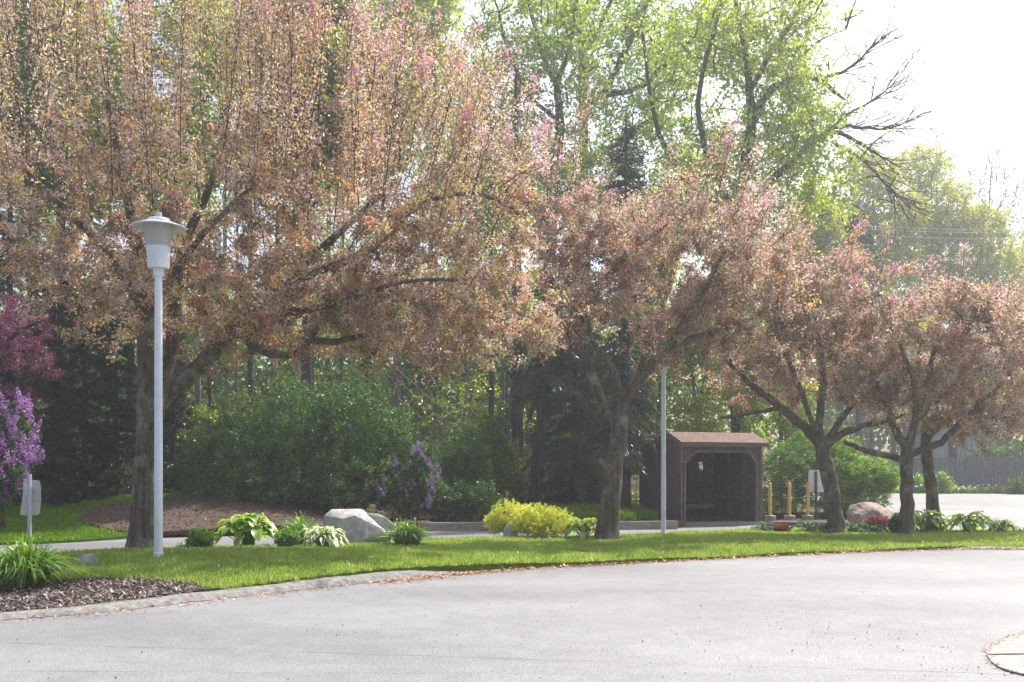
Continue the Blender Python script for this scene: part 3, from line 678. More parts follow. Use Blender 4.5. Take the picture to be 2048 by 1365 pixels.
CRAB = dict(cat='crabapple tree', group='blossoming crabapple trees on the lawn')
MC = (MT['bark_crab'], MT['twig'], MT['crab'])
b1 = G(285, 1101)
def sp1(rg):
    out = []
    for _ in range(110):
        x = rg.uniform(-60, 1000); top = np.interp(x, [-60, 650, 780, 900, 1000], [-230, -180, 0, 60, 230])
        sy = np.interp(x, [-60, 300, 700, 1000], [330, 350, 400, 440]) + rg.normal(0, 60)
        out.append((x, sy, top + abs(rg.normal(0, 90)), rg.normal(0, 1.5)))
    return out
tree('crabapple_tree', 'largest crabapple tree with a broad pinkish bronze crown standing behind the white lamp post', base=b1, limbs=[
    [(286, 1102, 28), (290, 1000, 25), (296, 900, 24), (300, 820, 25), (294, 700, 19), (288, 600, 17), (282, 520, 13), (262, 430, 10), (240, 330, 8), (215, 200, 6)],
    [(302, 830, 22), (330, 785, 19), (380, 750, 17), (410, 725, 17), (440, 680, 15), (500, 630, 12), (560, 570, 10), (640, 500, 8), (720, 430, 6), (790, 360, 4)],
    [(470, 655, 8), (500, 690, 7), (535, 708, 7), (590, 712, 7), (622, 682, 6), (652, 612, 5), (668, 560, 3)],
    [(625, 684, 7), (700, 680, 6), (800, 655, 4, .5), (900, 640, 3, .8), (1000, 665, 2, .8)],
    [(300, 810, 14, 0.1), (335, 740, 14, 0.4), (350, 650, 14, 0.6), (346, 580, 13, 0.6), (370, 480, 10, 0.5), (420, 380, 7, 0.5), (450, 260, 5, 0.6)],
    [(286, 610, 12), (232, 540, 9), (180, 460, 8), (110, 400, 6), (40, 330, 4), (-20, 300, 3)],
    [(560, 570, 9), (700, 520, 8), (756, 490, 7), (840, 400, 5), (960, 380, 4), (1040, 430, 3)],
    [(290, 640, 11), (350, 540, 7, -.7), (430, 440, 5, -1.1), (520, 360, 3.5, -1.3)],
    [(440, 680, 10), (560, 640, 8, 1.2), (700, 600, 7, 2.0), (850, 520, 5, 2.4), (950, 480, 4, 2.4)],
    [(500, 630, 9), (640, 620, 6, -.6), (800, 560, 4, -.9), (930, 560, 3, -.9)]],
    lobes=[(120, 430, 230, 190, 0, 2.4), (420, 420, 290, 210, 0, 2.8), (700, 450, 260, 210, 0, 2.7), (900, 500, 190, 190, 0, 2.2), (620, 590, 260, 110, 0, 2.4),
           (230, 570, 260, 80, 0, 2.2), (950, 680, 130, 110, 0.4, 1.4), (800, 660, 170, 90, 0, 1.8), (1030, 560, 90, 130, 0.3, 1.3), (1065, 650, 45, 110, .2, .8), (470, 670, 200, 45, 0, 1.6), (420, 590, 300, 90, 0, 2.4, 30000), (780, 640, 240, 100, 0, 2.2, 26000)],
    n=3600, per=50, clump=.12, csize=.28, leaf=(0.064, 0.029), mats=MC, seed=1, twig_r=0.007, tintf=crab_tint(np.random.default_rng(101), 0.09, 0.14), sprouts=sp1, blossoms=420, flower=MT['blossom'], sides=16, droop=0.35, **CRAB)
b2 = G(1214, 1081)
def sp2(rg):
    L = [(1130, 420, 165, 0.2), (1100, 450, 255, 0.1), (1340, 430, 275, 0), (1382, 430, 245, 0.2), (1425, 430, 238, -0.2), (1462, 440, 285, 0), (1200, 440, 330, 0), (1060, 470, 300, 0)]
    return L + [(rg.uniform(1060, 1560), rg.uniform(440, 520), rg.uniform(350, 440), rg.normal(0, 0.8)) for _ in range(46)]
tree('crabapple_tree', 'crabapple tree with a forked leaning trunk between the golden bush and the brown shelter', base=b2, limbs=[
    [(1214, 1082, 22), (1221, 1000, 19), (1233, 900, 18), (1241, 845, 17), (1247, 800, 14)],
    [(1247, 805, 13), (1266, 778, 11), (1300, 730, 11), (1330, 697, 9), (1370, 681, 8), (1420, 668, 6), (1500, 640, 4), (1560, 600, 3)],
    [(1237, 862, 11), (1212, 820, 9), (1190, 770, 9), (1166, 705, 8), (1150, 685, 7), (1125, 655, 5), (1098, 600, 3)],
    [(1158, 692, 7), (1156, 655, 6), (1172, 615, 6), (1200, 578, 6), (1235, 530, 6), (1290, 480, 4), (1350, 440, 3)],
    [(1245, 802, 9), (1234, 760, 8), (1214, 722, 7), (1188, 690, 5), (1176, 640, 3)],
    [(1270, 770, 7), (1295, 700, 5, 0.8), (1330, 600, 5, 1.0), (1360, 500, 4, 1.0), (1380, 400, 3, 1.0)],
    [(1330, 697, 6), (1400, 600, 5, -0.8), (1450, 500, 4, -1.2)]],
    lobes=[(1180, 560, 110, 110, 0, 1.5), (1400, 550, 170, 130, 0, 1.8), (1280, 490, 150, 90, 0, 1.6), (1500, 560, 110, 120, 0, 1.5), (1120, 470, 80, 90, 0, 1.2), (1290, 600, 130, 70, 0, 1.5), (1110, 680, 50, 60, 0, .7), (1460, 680, 80, 50, 0, 1.2), (1335, 690, 60, 50, .2, .7)],
    n=1700, per=42, clump=.12, csize=.24, leaf=(0.070, 0.031), mats=MC, seed=2, twig_r=0.007, tintf=crab_tint(np.random.default_rng(102), 0.08, 0.08), sprouts=sp2, blossoms=130, flower=MT['blossom'], sides=14, droop=0.35, **CRAB)
b3 = G(1672, 1069)
def sp3(rg):
    return [(1520, 520, 345, 0), (1622, 520, 445, 0), (1700, 540, 440, 0), (1480, 560, 420, 0)] + [(rg.uniform(1480, 1780), rg.uniform(540, 600), rg.uniform(460, 540), rg.normal(0, .6)) for _ in range(30)]
tree('crabapple_tree', 'crabapple tree with a curved trunk in front of the pale sign back', base=b3, limbs=[
    [(1672, 1070, 17), (1665, 1000, 16), (1655, 940, 15), (1646, 900, 15), (1640, 880, 13)],
    [(1641, 888, 11), (1618, 864, 10), (1590, 838, 9), (1560, 815, 8), (1528, 788, 7), (1490, 760, 5), (1450, 720, 3)],
    [(1562, 816, 5), (1520, 824, 4), (1480, 832, 3), (1440, 836, 2)],
    [(1641, 885, 9), (1638, 830, 8), (1650, 760, 6), (1640, 680, 4), (1620, 590, 3)],
    [(1648, 892, 9), (1690, 864, 7), (1730, 851, 6), (1770, 845, 4), (1805, 830, 3)],
    [(1650, 885, 7), (1682, 840, 6), (1720, 790, 5, .6), (1760, 720, 4, .8)],
    [(1640, 880, 6), (1600, 780, 5, -.8), (1560, 680, 4, -1.0), (1540, 600, 3, -1)]],
    lobes=[(1630, 610, 130, 110, 0, 1.5), (1500, 740, 100, 70, 0, 1.3), (1720, 690, 100, 110, 0, 1.5), (1590, 730, 120, 80, 0, 1.5), (1540, 590, 90, 110, 0, 1.3), (1680, 790, 110, 50, 0, 1.2)],
    n=1400, per=42, clump=.12, csize=.24, leaf=(0.070, 0.031), mats=MC, seed=3, twig_r=0.007, tintf=crab_tint(np.random.default_rng(103), 0.08, 0.08), sprouts=sp3, blossoms=90, flower=MT['blossom'], sides=12, droop=0.35, **CRAB)
b4 = G(1812, 1070)
def sp4(rg):
    return [(1862, 600, 515, 0), (1885, 600, 520, .1), (1915, 600, 485, 0), (2010, 620, 555, 0)] + [(rg.uniform(1740, 2080), rg.uniform(600, 660), rg.uniform(550, 610), rg.normal(0, .6)) for _ in range(34)]
tree('crabapple_tree', 'crabapple tree with a straight trunk rising beside the brown boulder', base=b4, limbs=[
    [(1812, 1072, 14), (1813, 1000, 13), (1813, 940, 12), (1814, 895, 12)],
    [(1806, 918, 7), (1760, 909, 6), (1720, 898, 5), (1688, 884, 4)],
    [(1812, 898, 9), (1792, 862, 8), (1775, 820, 6), (1750, 760, 4)],
    [(1818, 898, 8), (1830, 842, 7), (1850, 780, 6), (1870, 690, 4)],
    [(1820, 908, 8), (1850, 896, 7), (1880, 890, 7), (1897, 870, 6), (1930, 836, 5), (1980, 790, 4), (2025, 745, 3)],
    [(1830, 842, 6), (1900, 780, 5, .8), (1960, 700, 4, 1.2)], [(1814, 890, 6), (1840, 790, 5, -.8), (1800, 690, 4, -1.2)]],
    lobes=[(1840, 690, 130, 90, 0, 1.4), (1960, 720, 130, 100, 0, 1.5), (1780, 770, 80, 70, 0, 1.1), (1900, 810, 130, 60, 0, 1.3), (2000, 815, 80, 55, 0, .9), (1960, 860, 50, 28, -.3, .6), (1930, 630, 110, 60, 0, 1.2)],
    n=1250, per=42, clump=.12, csize=.24, leaf=(0.070, 0.031), mats=MC, seed=4, twig_r=0.007, tintf=crab_tint(np.random.default_rng(104), 0.08, 0.07), sprouts=sp4, blossoms=90, flower=MT['blossom'], sides=12, droop=0.35, **CRAB)
b5 = G(1873, 1064)
tree('crabapple_tree', 'crabapple tree with a left leaning trunk at the right end of the lawn behind hostas', base=b5, limbs=[
    [(1873, 1064, 14), (1866, 1000, 12), (1858, 950, 11), (1853, 900, 11), (1852, 850, 9), (1870, 760, 7), (1920, 680, 5), (1960, 600, 3)],
    [(1852, 880, 7), (1900, 820, 6, .4), (1990, 760, 5, .6), (2060, 720, 4, .6), (2130, 690, 3, .6)], [(1853, 860, 6), (1830, 780, 5, .6), (1840, 700, 4, 1)]],
    lobes=[(2050, 690, 120, 110, .3, 1.5), (1960, 650, 130, 80, .5, 1.4), (1880, 720, 90, 80, .6, 1.2), (2100, 760, 100, 90, 0, 1.2), (2050, 820, 60, 50, 0, .8)],
    n=800, per=36, clump=.1, csize=.22, leaf=(0.078, 0.034), mats=MC, seed=5, twig_r=0.007, tintf=crab_tint(np.random.default_rng(105), 0.08, 0.07), blossoms=36, flower=MT['blossom'], sides=12, droop=0.35, **CRAB)

# --- big maples behind
def unif(seed, lo=0.0, hi=1.0, p=1.0):
    rg = np.random.default_rng(seed); return lambda m: lo + (hi - lo) * rg.random(m) ** p
def gbase(px, D, h=hB):
    x = (px - CX) / F * D; return np.array([x, D, float(h(np.array(x), np.array(D)))])
MM = (MT['bark_dark'], MT['twig'], MT['maple'])
MAP = dict(cat='maple tree', group='tall maples behind the shelter')
tree('maple_tree', 'tall maple with a forked dark trunk rising straight above the leaning crabapple', base=gbase(1092, 42), limbs=[
    [(1090, 1000, 13), (1094, 700, 12), (1100, 500, 11), (1108, 350, 10), (1120, 270, 9), (1119, 215, 8), (1112, 165, 7)],
    [(1113, 172, 6), (1092, 130, 5), (1075, 80, 4), (1060, 20, 3.5), (1045, -80, 3)], [(1113, 168, 6), (1127, 135, 5), (1142, 90, 4), (1150, 20, 3), (1165, -70, 3)],
    [(1106, 380, 6), (1060, 340, 5, 1), (1010, 330, 4, 1), (975, 250, 3, 1), (950, 130, 2, 1)], [(1118, 240, 5), (1060, 200, 4, -1), (1020, 120, 3, -1), (990, 0, 2, -1)],
    [(1098, 520, 5), (1040, 470, 4), (990, 440, 3), (950, 440, 2)], [(1100, 480, 5), (1160, 420, 4, -1), (1220, 400, 3, -1)]],
    lobes=[(1060, 60, 110, 130, 0, 3), (990, 200, 90, 130, 0, 2.6), (1040, 350, 120, 110, 0, 3), (1140, 330, 90, 130, 0, 2.6), (1000, 450, 90, 70, 0, 2.4), (1150, 100, 70, 120, 0, 2)],
    n=2300, per=9, leaf=(0.17, 0.11), mats=MM, seed=11, clump=.12, csize=.55, twig_r=0.021, tintf=unif(11, .1, .9), jit=0.14, droop=0.5, **MAP)
tree('maple_tree', 'tall maple with spreading upper limbs reaching right over the dark spruce', base=gbase(1178, 46), limbs=[
    [(1172, 1000, 13), (1170, 700, 12), (1168, 450, 11), (1166, 250, 9), (1165, 120, 8), (1158, 60, 6), (1150, -90, 4)],
    [(1166, 210, 7), (1210, 190, 6), (1236, 130, 6), (1275, 50, 5), (1320, -60, 4)], [(1165, 110, 6), (1205, 40, 4), (1250, -60, 3)],
    [(1210, 192, 6), (1280, 180, 5), (1340, 120, 5), (1410, 60, 4), (1470, -20, 3)], [(1168, 330, 6), (1230, 290, 5, 1), (1310, 230, 4, 1.5), (1390, 190, 3, 1.5)], [(1168, 400, 5), (1230, 370, 4, -1), (1290, 350, 3, -1)]],
    lobes=[(1210, 30, 120, 110, 0, 3), (1330, 60, 130, 120, 0, 3), (1250, 230, 130, 100, 0, 3), (1360, 230, 110, 100, 0, 3), (1300, 380, 130, 90, 0, 3), (1200, 420, 100, 90, 0, 2.6)],
    n=2300, per=9, leaf=(0.18, 0.115), mats=MM, seed=12, clump=.12, csize=.55, twig_r=0.021, tintf=unif(12, 0, .8), jit=0.14, droop=0.5, **MAP)
tree('maple_tree', 'huge maple with bare grey branches sweeping out from its right side', base=gbase(1478, 40), limbs=[
    [(1475, 1000, 15), (1471, 650, 13), (1478, 440, 12), (1490, 330, 11), (1505, 240, 10), (1500, 180, 8), (1490, 100, 6), (1470, 0, 4)],
    [(1502, 245, 8), (1530, 190, 7), (1562, 168, 7), (1600, 155, 5), (1640, 158, 5), (1668, 185, 4), (1690, 200, 2)], [(1640, 158, 4), (1690, 145, 3), (1730, 110, 2), (1750, 85, 1.4)],
    [(1480, 430, 9), (1560, 345, 7), (1620, 290, 5.5), (1660, 258, 4.5), (1700, 275, 3.6), (1740, 300, 2.6), (1800, 335, 1.2)],
    [(1660, 255, 4), (1720, 252, 3), (1765, 262, 2.2), (1815, 245, 1.2)], [(1665, 285, 4), (1720, 315, 3), (1755, 350, 2.2), (1790, 390, 1.3)], [(1640, 280, 3.5), (1700, 225, 2.4), (1750, 200, 1.7), (1785, 170, 1)],
    [(1474, 470, 8), (1400, 390, 6, 1), (1330, 310, 5, 1.5), (1300, 200, 4, 1.5), (1285, 60, 3, 1.5)], [(1472, 430, 7), (1410, 310, 6, -1), (1390, 190, 5, -1), (1430, 60, 4, -1), (1450, -40, 3, -1)],
    [(1500, 180, 6), (1550, 90, 5), (1590, 40, 4), (1610, -40, 3)], [(1590, 60, 3), (1630, 30, 2.5), (1650, -10, 2)]],
    lobes=[(1410, 80, 120, 120, 0, 3), (1540, 80, 100, 110, 0, 3), (1570, 260, 80, 100, 0, 2.6), (1600, 190, 45, 90, 0, 2), (1440, 320, 130, 120, 0, 3), (1620, 330, 80, 50, 0, 2.4), (1500, 440, 150, 60, 0, 3), (1350, 430, 90, 80, 0, 2.4), (1650, 390, 60, 40, 0, 2), (1605, 60, 45, 70, 0, 2), (1600, 350, 60, 60, 0, 2)],
    n=3000, per=10, leaf=(0.17, 0.11), mats=MM, seed=13, clump=.12, csize=.55, twig_r=0.021, tintf=unif(13, .2, 1), jit=0.14, droop=0.5,
    bare=([2, 3, 4, 5, 6, 9], 95), **MAP)

# --- automatic broadleaf trees
def auto_tree(name, label, cat, group, px, D, top, rx, cb, seed, mats, n=700, per=14, leaf=(0.18, 0.14), tr=0.16, nl=8, tintf=None, twig_r=0.014, lean=0, bare=None, low=None):
    """top: py of the crown top; cb: py of the crown base; rx: crown half width px"""
    rg = np.random.default_rng(seed); b = gbase(px, D); k = F / D
    trp = tr * k
    limbs = [[(px, 1000, trp), (px + lean * .4 + rg.normal(0, 5), 0.5 * (950 + cb), trp * .85), (px + lean * .7, cb, trp * .7), (px + lean + rg.normal(0, 8), (cb + top) / 2, trp * .45), (px + lean * 1.1, top + 20, trp * .15)]]
    for i in range(nl):
        t = rg.uniform(0.0, 0.75); y0 = cb + (top - cb) * t * 0.7; x0 = px + lean * (0.7 + 0.3 * t); a = i * 2.4 + rg.normal(0, .3); ln = rx * rg.uniform(.6, 1) * (1 - t * .5)
        limbs.append([(x0, y0 + 20, trp * .35), (x0 + math.cos(a) * ln * .4, y0 - ln * .35, trp * .25, math.sin(a) * ln / k * .4), (x0 + math.cos(a) * ln, y0 - ln * .8, trp * .12, math.sin(a) * ln / k)])
    lobes = low or []
    if not low:
        for i in range(9):
            t = rg.random(); y = cb + (top - cb) * t; w = rx * math.sqrt(max(0.15, 1 - (2 * t - .85) ** 2)); a = rg.uniform(0, 6.28)
            lobes.append((px + lean * t + math.cos(a) * w * .55, y, w * .55, abs(top - cb) * .17 + 12, math.sin(a) * w / k * .55, w / k * .55))
    return tree(name, label, cat, group, b, limbs, lobes, n, per, leaf, mats, seed, twig_r=twig_r, tintf=tintf, sides=8, jit=leaf[0] * .7, droop=0.4, bare=bare)

MW = (MT['bark_dark'], MT['twig'], MT['wood']); MY = (MT['bark_grey'], MT['twig'], MT['yellowgreen'])
BG = 'woodland trees behind the drive'
auto_tree('woodland_tree', 'bright green tall tree showing at the top between the largest crabapple and the forked maple', 'tree', BG, 860, 50, -120, 150, 420, 21, MM, 1000, 16, (0.22, 0.18), tintf=unif(21, .2, 1))
auto_tree('woodland_tree', 'green tall tree mostly hidden above the middle of the largest crabapple', 'tree', BG, 660, 54, -150, 150, 400, 22, MM, 700, 15, (0.22, 0.18), tintf=unif(22, .1, .8))
auto_tree('woodland_tree', 'tall tree seen through the bronze crown directly above the big hosta', 'tree', BG, 450, 56, -120, 140, 420, 23, MM, 500, 15, (0.22, 0.18), tintf=unif(23, 0, .7))
auto_tree('woodland_tree', 'dark leaved tall tree at the left edge behind the crabapple crown', 'tree', BG, 70, 44, -150, 150, 520, 24, MW, 800, 15, (0.2, 0.16), tintf=unif(24, 0, .7))
auto_tree('woodland_tree', 'leafy tree filling the gap left of the tall spruce', 'tree', BG, 1010, 52, 300, 120, 640, 25, MM, 700, 14, (0.2, 0.16), tintf=unif(25, 0, .7))
auto_tree('woodland_tree', 'yellow green understorey tree right behind the shelter roof', 'tree', BG, 1400, 37, 560, 110, 860, 26, MY, 800, 14, (0.14, 0.11), tr=.1, tintf=unif(26, 0, .8))
auto_tree('woodland_tree', 'fresh green tree over the right end of the shelter roof behind the yews', 'tree', BG, 1560, 39, 500, 110, 860, 27, MM, 800, 14, (0.15, 0.12), tr=.1, tintf=unif(27, .1, .8))
auto_tree('woodland_tree', 'green tree between the shelter and the tall spruce', 'tree', BG, 1320, 44, 500, 90, 800, 28, MM, 600, 14, (0.16, 0.12), tr=.12, tintf=unif(28, 0, .7))
auto_tree('woodland_tree', 'tall leafy tree added to shade the bank, behind the thick trunk of the largest crabapple', 'tree', BG, 300, 33, -140, 190, 420, 29, MM, 1100, 16, (0.2, 0.13), tr=.2, tintf=unif(29, 0, .8))  # tree added so its high crown shades the grass bank
auto_tree('woodland_tree', 'tall leafy tree added to shade the bank, behind the dark cedars at the left', 'tree', BG, 120, 34, -140, 190, 420, 30, MW, 1100, 16, (0.2, 0.13), tr=.2, tintf=unif(30, 0, .8))  # second tree added to throw shade on the grass bank
auto_tree('woodland_tree', 'tall tree added to shade the bank, behind the pale leaning trunk in the wood', 'tree', BG, 610, 32, -60, 210, 430, 37, MW, 1900, 16, (0.24, 0.16), tr=.2, tintf=unif(37, 0, .8))  # added tree, crown made dense to keep sun off the grass bank
# right hand trees across the road
RG = 'trees beyond the far road'
def rt(label, px, D, low, seed, n, mats, lean=0):
    top = min(l[1] - l[3] for l in low)
    auto_tree('roadside_tree', label, 'tree', RG, px, D, top, 80, 640, seed, mats, n, 12, (0.24, 0.15), tr=.18, tintf=unif(seed, .05, .95), twig_r=.022, lean=lean, low=low)
rt('yellow green tree beside the grey utility pole', 1745, 74, [(1705, 440, 50, 50, 0, 2), (1745, 350, 60, 60, 0, 2), (1790, 430, 70, 70, 0, 2), (1760, 520, 90, 60, 0, 2), (1700, 540, 60, 50, 0, 2)], 31, 1500, MY)
rt('rounded lime yellow tree behind the straight trunked crabapple', 1860, 78, [(1838, 335, 65, 50, 0, 2.4), (1885, 420, 75, 70, 0, 2.4), (1830, 480, 90, 80, 0, 2.4), (1905, 510, 90, 70, 0, 2.4), (1860, 580, 110, 60, 0, 2.4)], 32, 2000, MY)
rt('yellow green tree with a pale leaning trunk in front of the bare trees', 1905, 76, [(1968, 455, 60, 50, 0, 2), (2000, 530, 60, 60, 0, 2), (1950, 570, 60, 50, 0, 2)], 33, 700, (MT['bark_pale'], MT['twig'], MT['yellowgreen']), 60)
rt('green tree at the right edge above the stockade fence', 2050, 80, [(2045, 520, 40, 70, 0, 2), (2030, 640, 60, 80, 0, 2), (2080, 600, 60, 120, 0, 2), (2050, 760, 80, 70, 0, 2)], 34, 900, MM)
rt('pale green tree filling the gap between the huge maple and the utility pole', 1640, 62, [(1650, 470, 70, 70, 0, 2), (1600, 540, 80, 70, 0, 2), (1660, 570, 70, 60, 0, 2), (1620, 420, 50, 50, 0, 2)], 39, 1200, MY)
rt('low green tree behind the grey shed', 1960, 74, [(1960, 700, 100, 80, 0, 2), (1900, 790, 90, 80, 0, 2), (2020, 800, 90, 70, 0, 2)], 35, 1000, MW)
rt('low yellow green tree left of the grey shed', 1790, 70, [(1790, 680, 90, 70, 0, 2), (1740, 770, 90, 80, 0, 2), (1830, 820, 80, 60, 0, 2)], 36, 1000, MY)
def bare_tree(label, px, D, top, rx, seed):
    rg = np.random.default_rng(seed)
    lob = [(px, (top + 560) / 2 - 20, rx * .8, (560 - top) * .42), (px - rx * .5, top + 150, rx * .5, 90), (px + rx * .5, top + 130, rx * .5, 80), (px, top + 60, rx * .4, 60)]
    return auto_tree('bare_tree', label, 'bare tree', 'leafless trees far behind the road', px, D, top, rx, 560, seed, (MT['bark_grey'], MT['bark_grey'], MT['yellowgreen']), 800, 1, (0.2, 0.12), tr=.2, nl=9, twig_r=.034, low=lob)
bare_tree('leafless pale grey tree, the taller one left of the other bare tree', 1872, 96, 248, 75, 41)
bare_tree('leafless grey tree with wide spreading twigs at the right edge of the photo', 1985, 92, 290, 95, 42)

# --- conifers
def spruce(name, label, cat, group, px, D, top, bot, half, seed, mat, step=0.16, lean=0, droop=0.35, needle=(0.16, 0.035), dens=1.0, base_py=None, narrow=1.0, tr=0.16, gap=0.0):
    rg = np.random.default_rng(seed); b = gbase(px, D)
    root = thing(name, b, label, cat, group)
    ztop = W(px, top, D)[2]; zbot = W(px, bot, D)[2]; xt = (px + lean - CX) / F * D
    tp = np.array([[b[0], D, b[2] - .1], [(b[0] + xt) / 2, D, (b[2] + ztop) / 2], [xt, D, ztop]])
    P, Rr = polyfine(tp, np.array([tr, tr * .6, .02]), wob=0, rg=rg)
    MB().tubes(P, Rr, 9, rough=.05).build('trunk', MT['bark_dark'], root, smooth=True)
    hw = half / F * D; B = []; z = zbot
    while z < ztop - 0.1:
        t = (z - zbot) / (ztop - zbot); L = hw * (1 - t) ** (0.75 * narrow) * rg.uniform(.55, 1.12) + 0.12
        if rg.random() > gap:
            c = b[:2] + (np.array([xt, D]) - b[:2]) * (z - b[2]) / (ztop - b[2])
            for a in rg.uniform(0, 6.28, 3):
                d = np.array([math.cos(a), math.sin(a), 0]); p0 = np.array([c[0], c[1], z])
                dr = droop * (1 - t * 1.2)
                e = p0 + d * L + np.array([0, 0, -dr * L + rg.normal(0, .05)])
                B.append(bez(p0, p0 + d * L * .55 + np.array([0, 0, .05 * L]), e, 6))
        z += step * rg.uniform(.5, 1.4)
    B = np.array(B); ln = np.linalg.norm(B[:, -1] - B[:, 0], axis=1)
    nm = MB(); nm.m = 1; nm.tubes(B, np.linspace(1, .3, 6)[None] * (0.012 + 0.006 * ln[:, None]), 3); nm.m = 0; per = np.maximum(8, (ln * 95 * dens)).astype(int); i = np.repeat(np.arange(len(B)), per); t = rg.random(len(i)) ** .8
    f = t * 5; j = np.minimum(f.astype(int), 4); fr = (f - j)[:, None]; p = B[i, j] * (1 - fr) + B[i, j + 1] * fr
    tg = B[i, j + 1] - B[i, j]; tg /= np.linalg.norm(tg, axis=1, keepdims=True)
    sd = np.cross(tg, [0, 0, 1]); s = rg.uniform(-1, 1, (len(i), 1))
    p = p + sd * s * (0.22 * ln[i][:, None]) * (1 - t[:, None]) + rg.normal(0, .03, p.shape)
    d = tg * .7 + sd * s * .8 + rg.normal(0, .3, p.shape); d[:, 2] -= 0.45
    nm.leaves(p, d, needle[0] * (.6 + .8 * rg.random(len(i))), needle[1] * (.7 + .6 * rg.random(len(i))), np.clip(rg.random(len(i)) * .75 + .25 * t, 0, 1)); nm.build('crown', [mat, MT['twig']], root)
    return root
SG = 'dark conifers in the wood'
spruce('spruce_tree', 'tall dark spruce with a bushy top rising just left of the shelter', 'spruce', SG, 1252, 29.6, 240, 905, 85, 51, MT['needle'], .15, narrow=.8, droop=.45, dens=1.2)
spruce('spruce_tree', 'broad dark spruce with drooping boughs behind the leaning crabapple', 'spruce', SG, 1150, 32.5, 470, 1000, 120, 52, MT['needle'], .13, droop=.6, narrow=.6, dens=1.3)
spruce('spruce_tree', 'dark spruce with a thick leaning trunk right behind the golden bush', 'spruce', SG, 1066, 31, 520, 800, 75, 53, MT['needle'], .16, lean=45, droop=.6, narrow=.6, tr=.24)
spruce('spruce_tree', 'small dark spruce at the foot of the grey utility pole', 'spruce', 'conifers across the road', 1716, 60, 425, 800, 75, 54, MT['needle'], .22, narrow=.8, needle=(.3, .07))
spruce('spruce_tree', 'tall thin dark conifer above the white lamp head', 'spruce', SG, 262, 38, -160, 700, 60, 55, MT['cedar'], .35, narrow=.3, gap=.15, dens=.8)
spruce('spruce_tree', 'tall dark conifer at the left edge of the photo', 'spruce', SG, 20, 36, -60, 800, 75, 56, MT['cedar'], .28, narrow=.4, dens=.9)
for i, (px, D, top, half, lab) in enumerate([(105, 27.5, 520, 55, 'dark cedar standing right beside the magenta flowering tree'), (170, 28.5, 560, 60, 'dark cedar midway between the sign back and the thick trunk'),
                                            (232, 29.5, 600, 55, 'dark cedar just left of the thick crabapple trunk'), (30, 28, 620, 55, 'dark cedar behind the pale lilac'), (345, 33, 640, 50, 'dark cedar just right of the white lamp post')]):
    spruce('cedar_tree', lab, 'cedar', 'dark cedars at the edge of the wood', px, D, top, 1000, half, 60 + i, MT['cedar'], .12, droop=.1, narrow=.45, needle=(.15, .05), dens=1.1, tr=.1)

# --- slender woodland trunks
def slim(label, px, D, r, lean, seed, bark, leafy=140, top=150):
    rg = np.random.default_rng(seed); k = F / D; cb = rg.uniform(520, 640)
    rr = r * k
    limbs = [[(px, 1000, rr), (px + lean * .3, 850, rr * .9), (px + lean * .6, 700, rr * .8), (px + lean, 450, rr * .6), (px + lean * 1.3, top, rr * .2)]]
    lob = []
    for i in range(5):
        y = rg.uniform(450, 900); a = rg.choice([-1, 1]); ln = rg.uniform(25, 70)
        limbs.append([(px + lean * .5, y + 30, rr * .3), (px + lean * .5 + a * ln * .5, y - 5, rr * .2, rg.normal(0, .6)), (px + lean * .5 + a * ln, y - ln * .4, rr * .1, rg.normal(0, 1.2))])
        lob.append((px + lean * .5 + a * ln * .8, y - ln * .3, 45, 35, rg.normal(0, .8), 1.0))
    lob.append((px + lean, 380, 60, 120, 0, 1.4))
    return tree('slender_tree', label, 'slender tree', 'slender trunks in the wood', gbase(px, D), limbs, lob, leafy, 12, (0.13, 0.10), (bark, MT['twig'], MT['yellowgreen'] if seed % 3 == 0 else MT['wood']), seed, twig_r=.008, sides=7, jit=.12, droop=.4, tintf=unif(seed, 0, .9))
SL = [(365, 40, .10, -6, 'bark_dark', 'slender dark trunk nearest the white lamp post on its right'),
      (392, 36, .13, 6, 'bark_grey', 'slim grey trunk above the small round shrub'),
      (418, 44, .09, 0, 'bark_dark', 'thin trunk above the left edge of the big hosta'),
      (470, 46, .10, 4, 'bark_grey', 'thin pale trunk seen above the middle of the big hosta'),
      (500, 42, .12, 0, 'bark_dark', 'thin dark trunk above the right edge of the big hosta'),
      (540, 40, .17, 16, 'bark_grey', 'thickest pale trunk leaning right above the tall daylily clump'),
      (586, 48, .10, 0, 'bark_dark', 'thin trunk above the tall daylily clump, right of the leaning one'),
      (628, 44, .12, -8, 'bark_dark', 'dark trunk above the white edged hosta'),
      (680, 46, .12, 6, 'bark_grey', 'grey trunk above the left half of the grey boulder'),
      (735, 42, .11, 0, 'bark_dark', 'dark trunk above the right half of the grey boulder'),
      (800, 48, .12, -6, 'bark_grey', 'grey trunk above the daylily right of the boulder'),
      (868, 44, .10, 4, 'bark_dark', 'dark trunk above the purple lilac flowers'),
      (930, 46, .14, 4, 'bark_grey', 'pale trunk in the gap left of the golden bush'),
      (985, 38, .12, -4, 'bark_dark', 'brown trunk above the left end of the golden bush'),
      (1006, 45, .09, 0, 'bark_grey', 'thin trunk above the small rock in the golden bush'),
      (1038, 35, .24, -5, 'bark_dark', 'thick dark trunk above the middle of the golden bush'),
      (60, 40, .15, 0, 'bark_grey', 'grey trunk behind the bare sign back'),
      (140, 42, .13, 5, 'bark_dark', 'dark trunk behind the cedars at the left')]
for i, (px, D, r, ln, bk, lab) in enumerate(SL): slim(lab, px, D, r, ln, 70 + i, MT[bk])

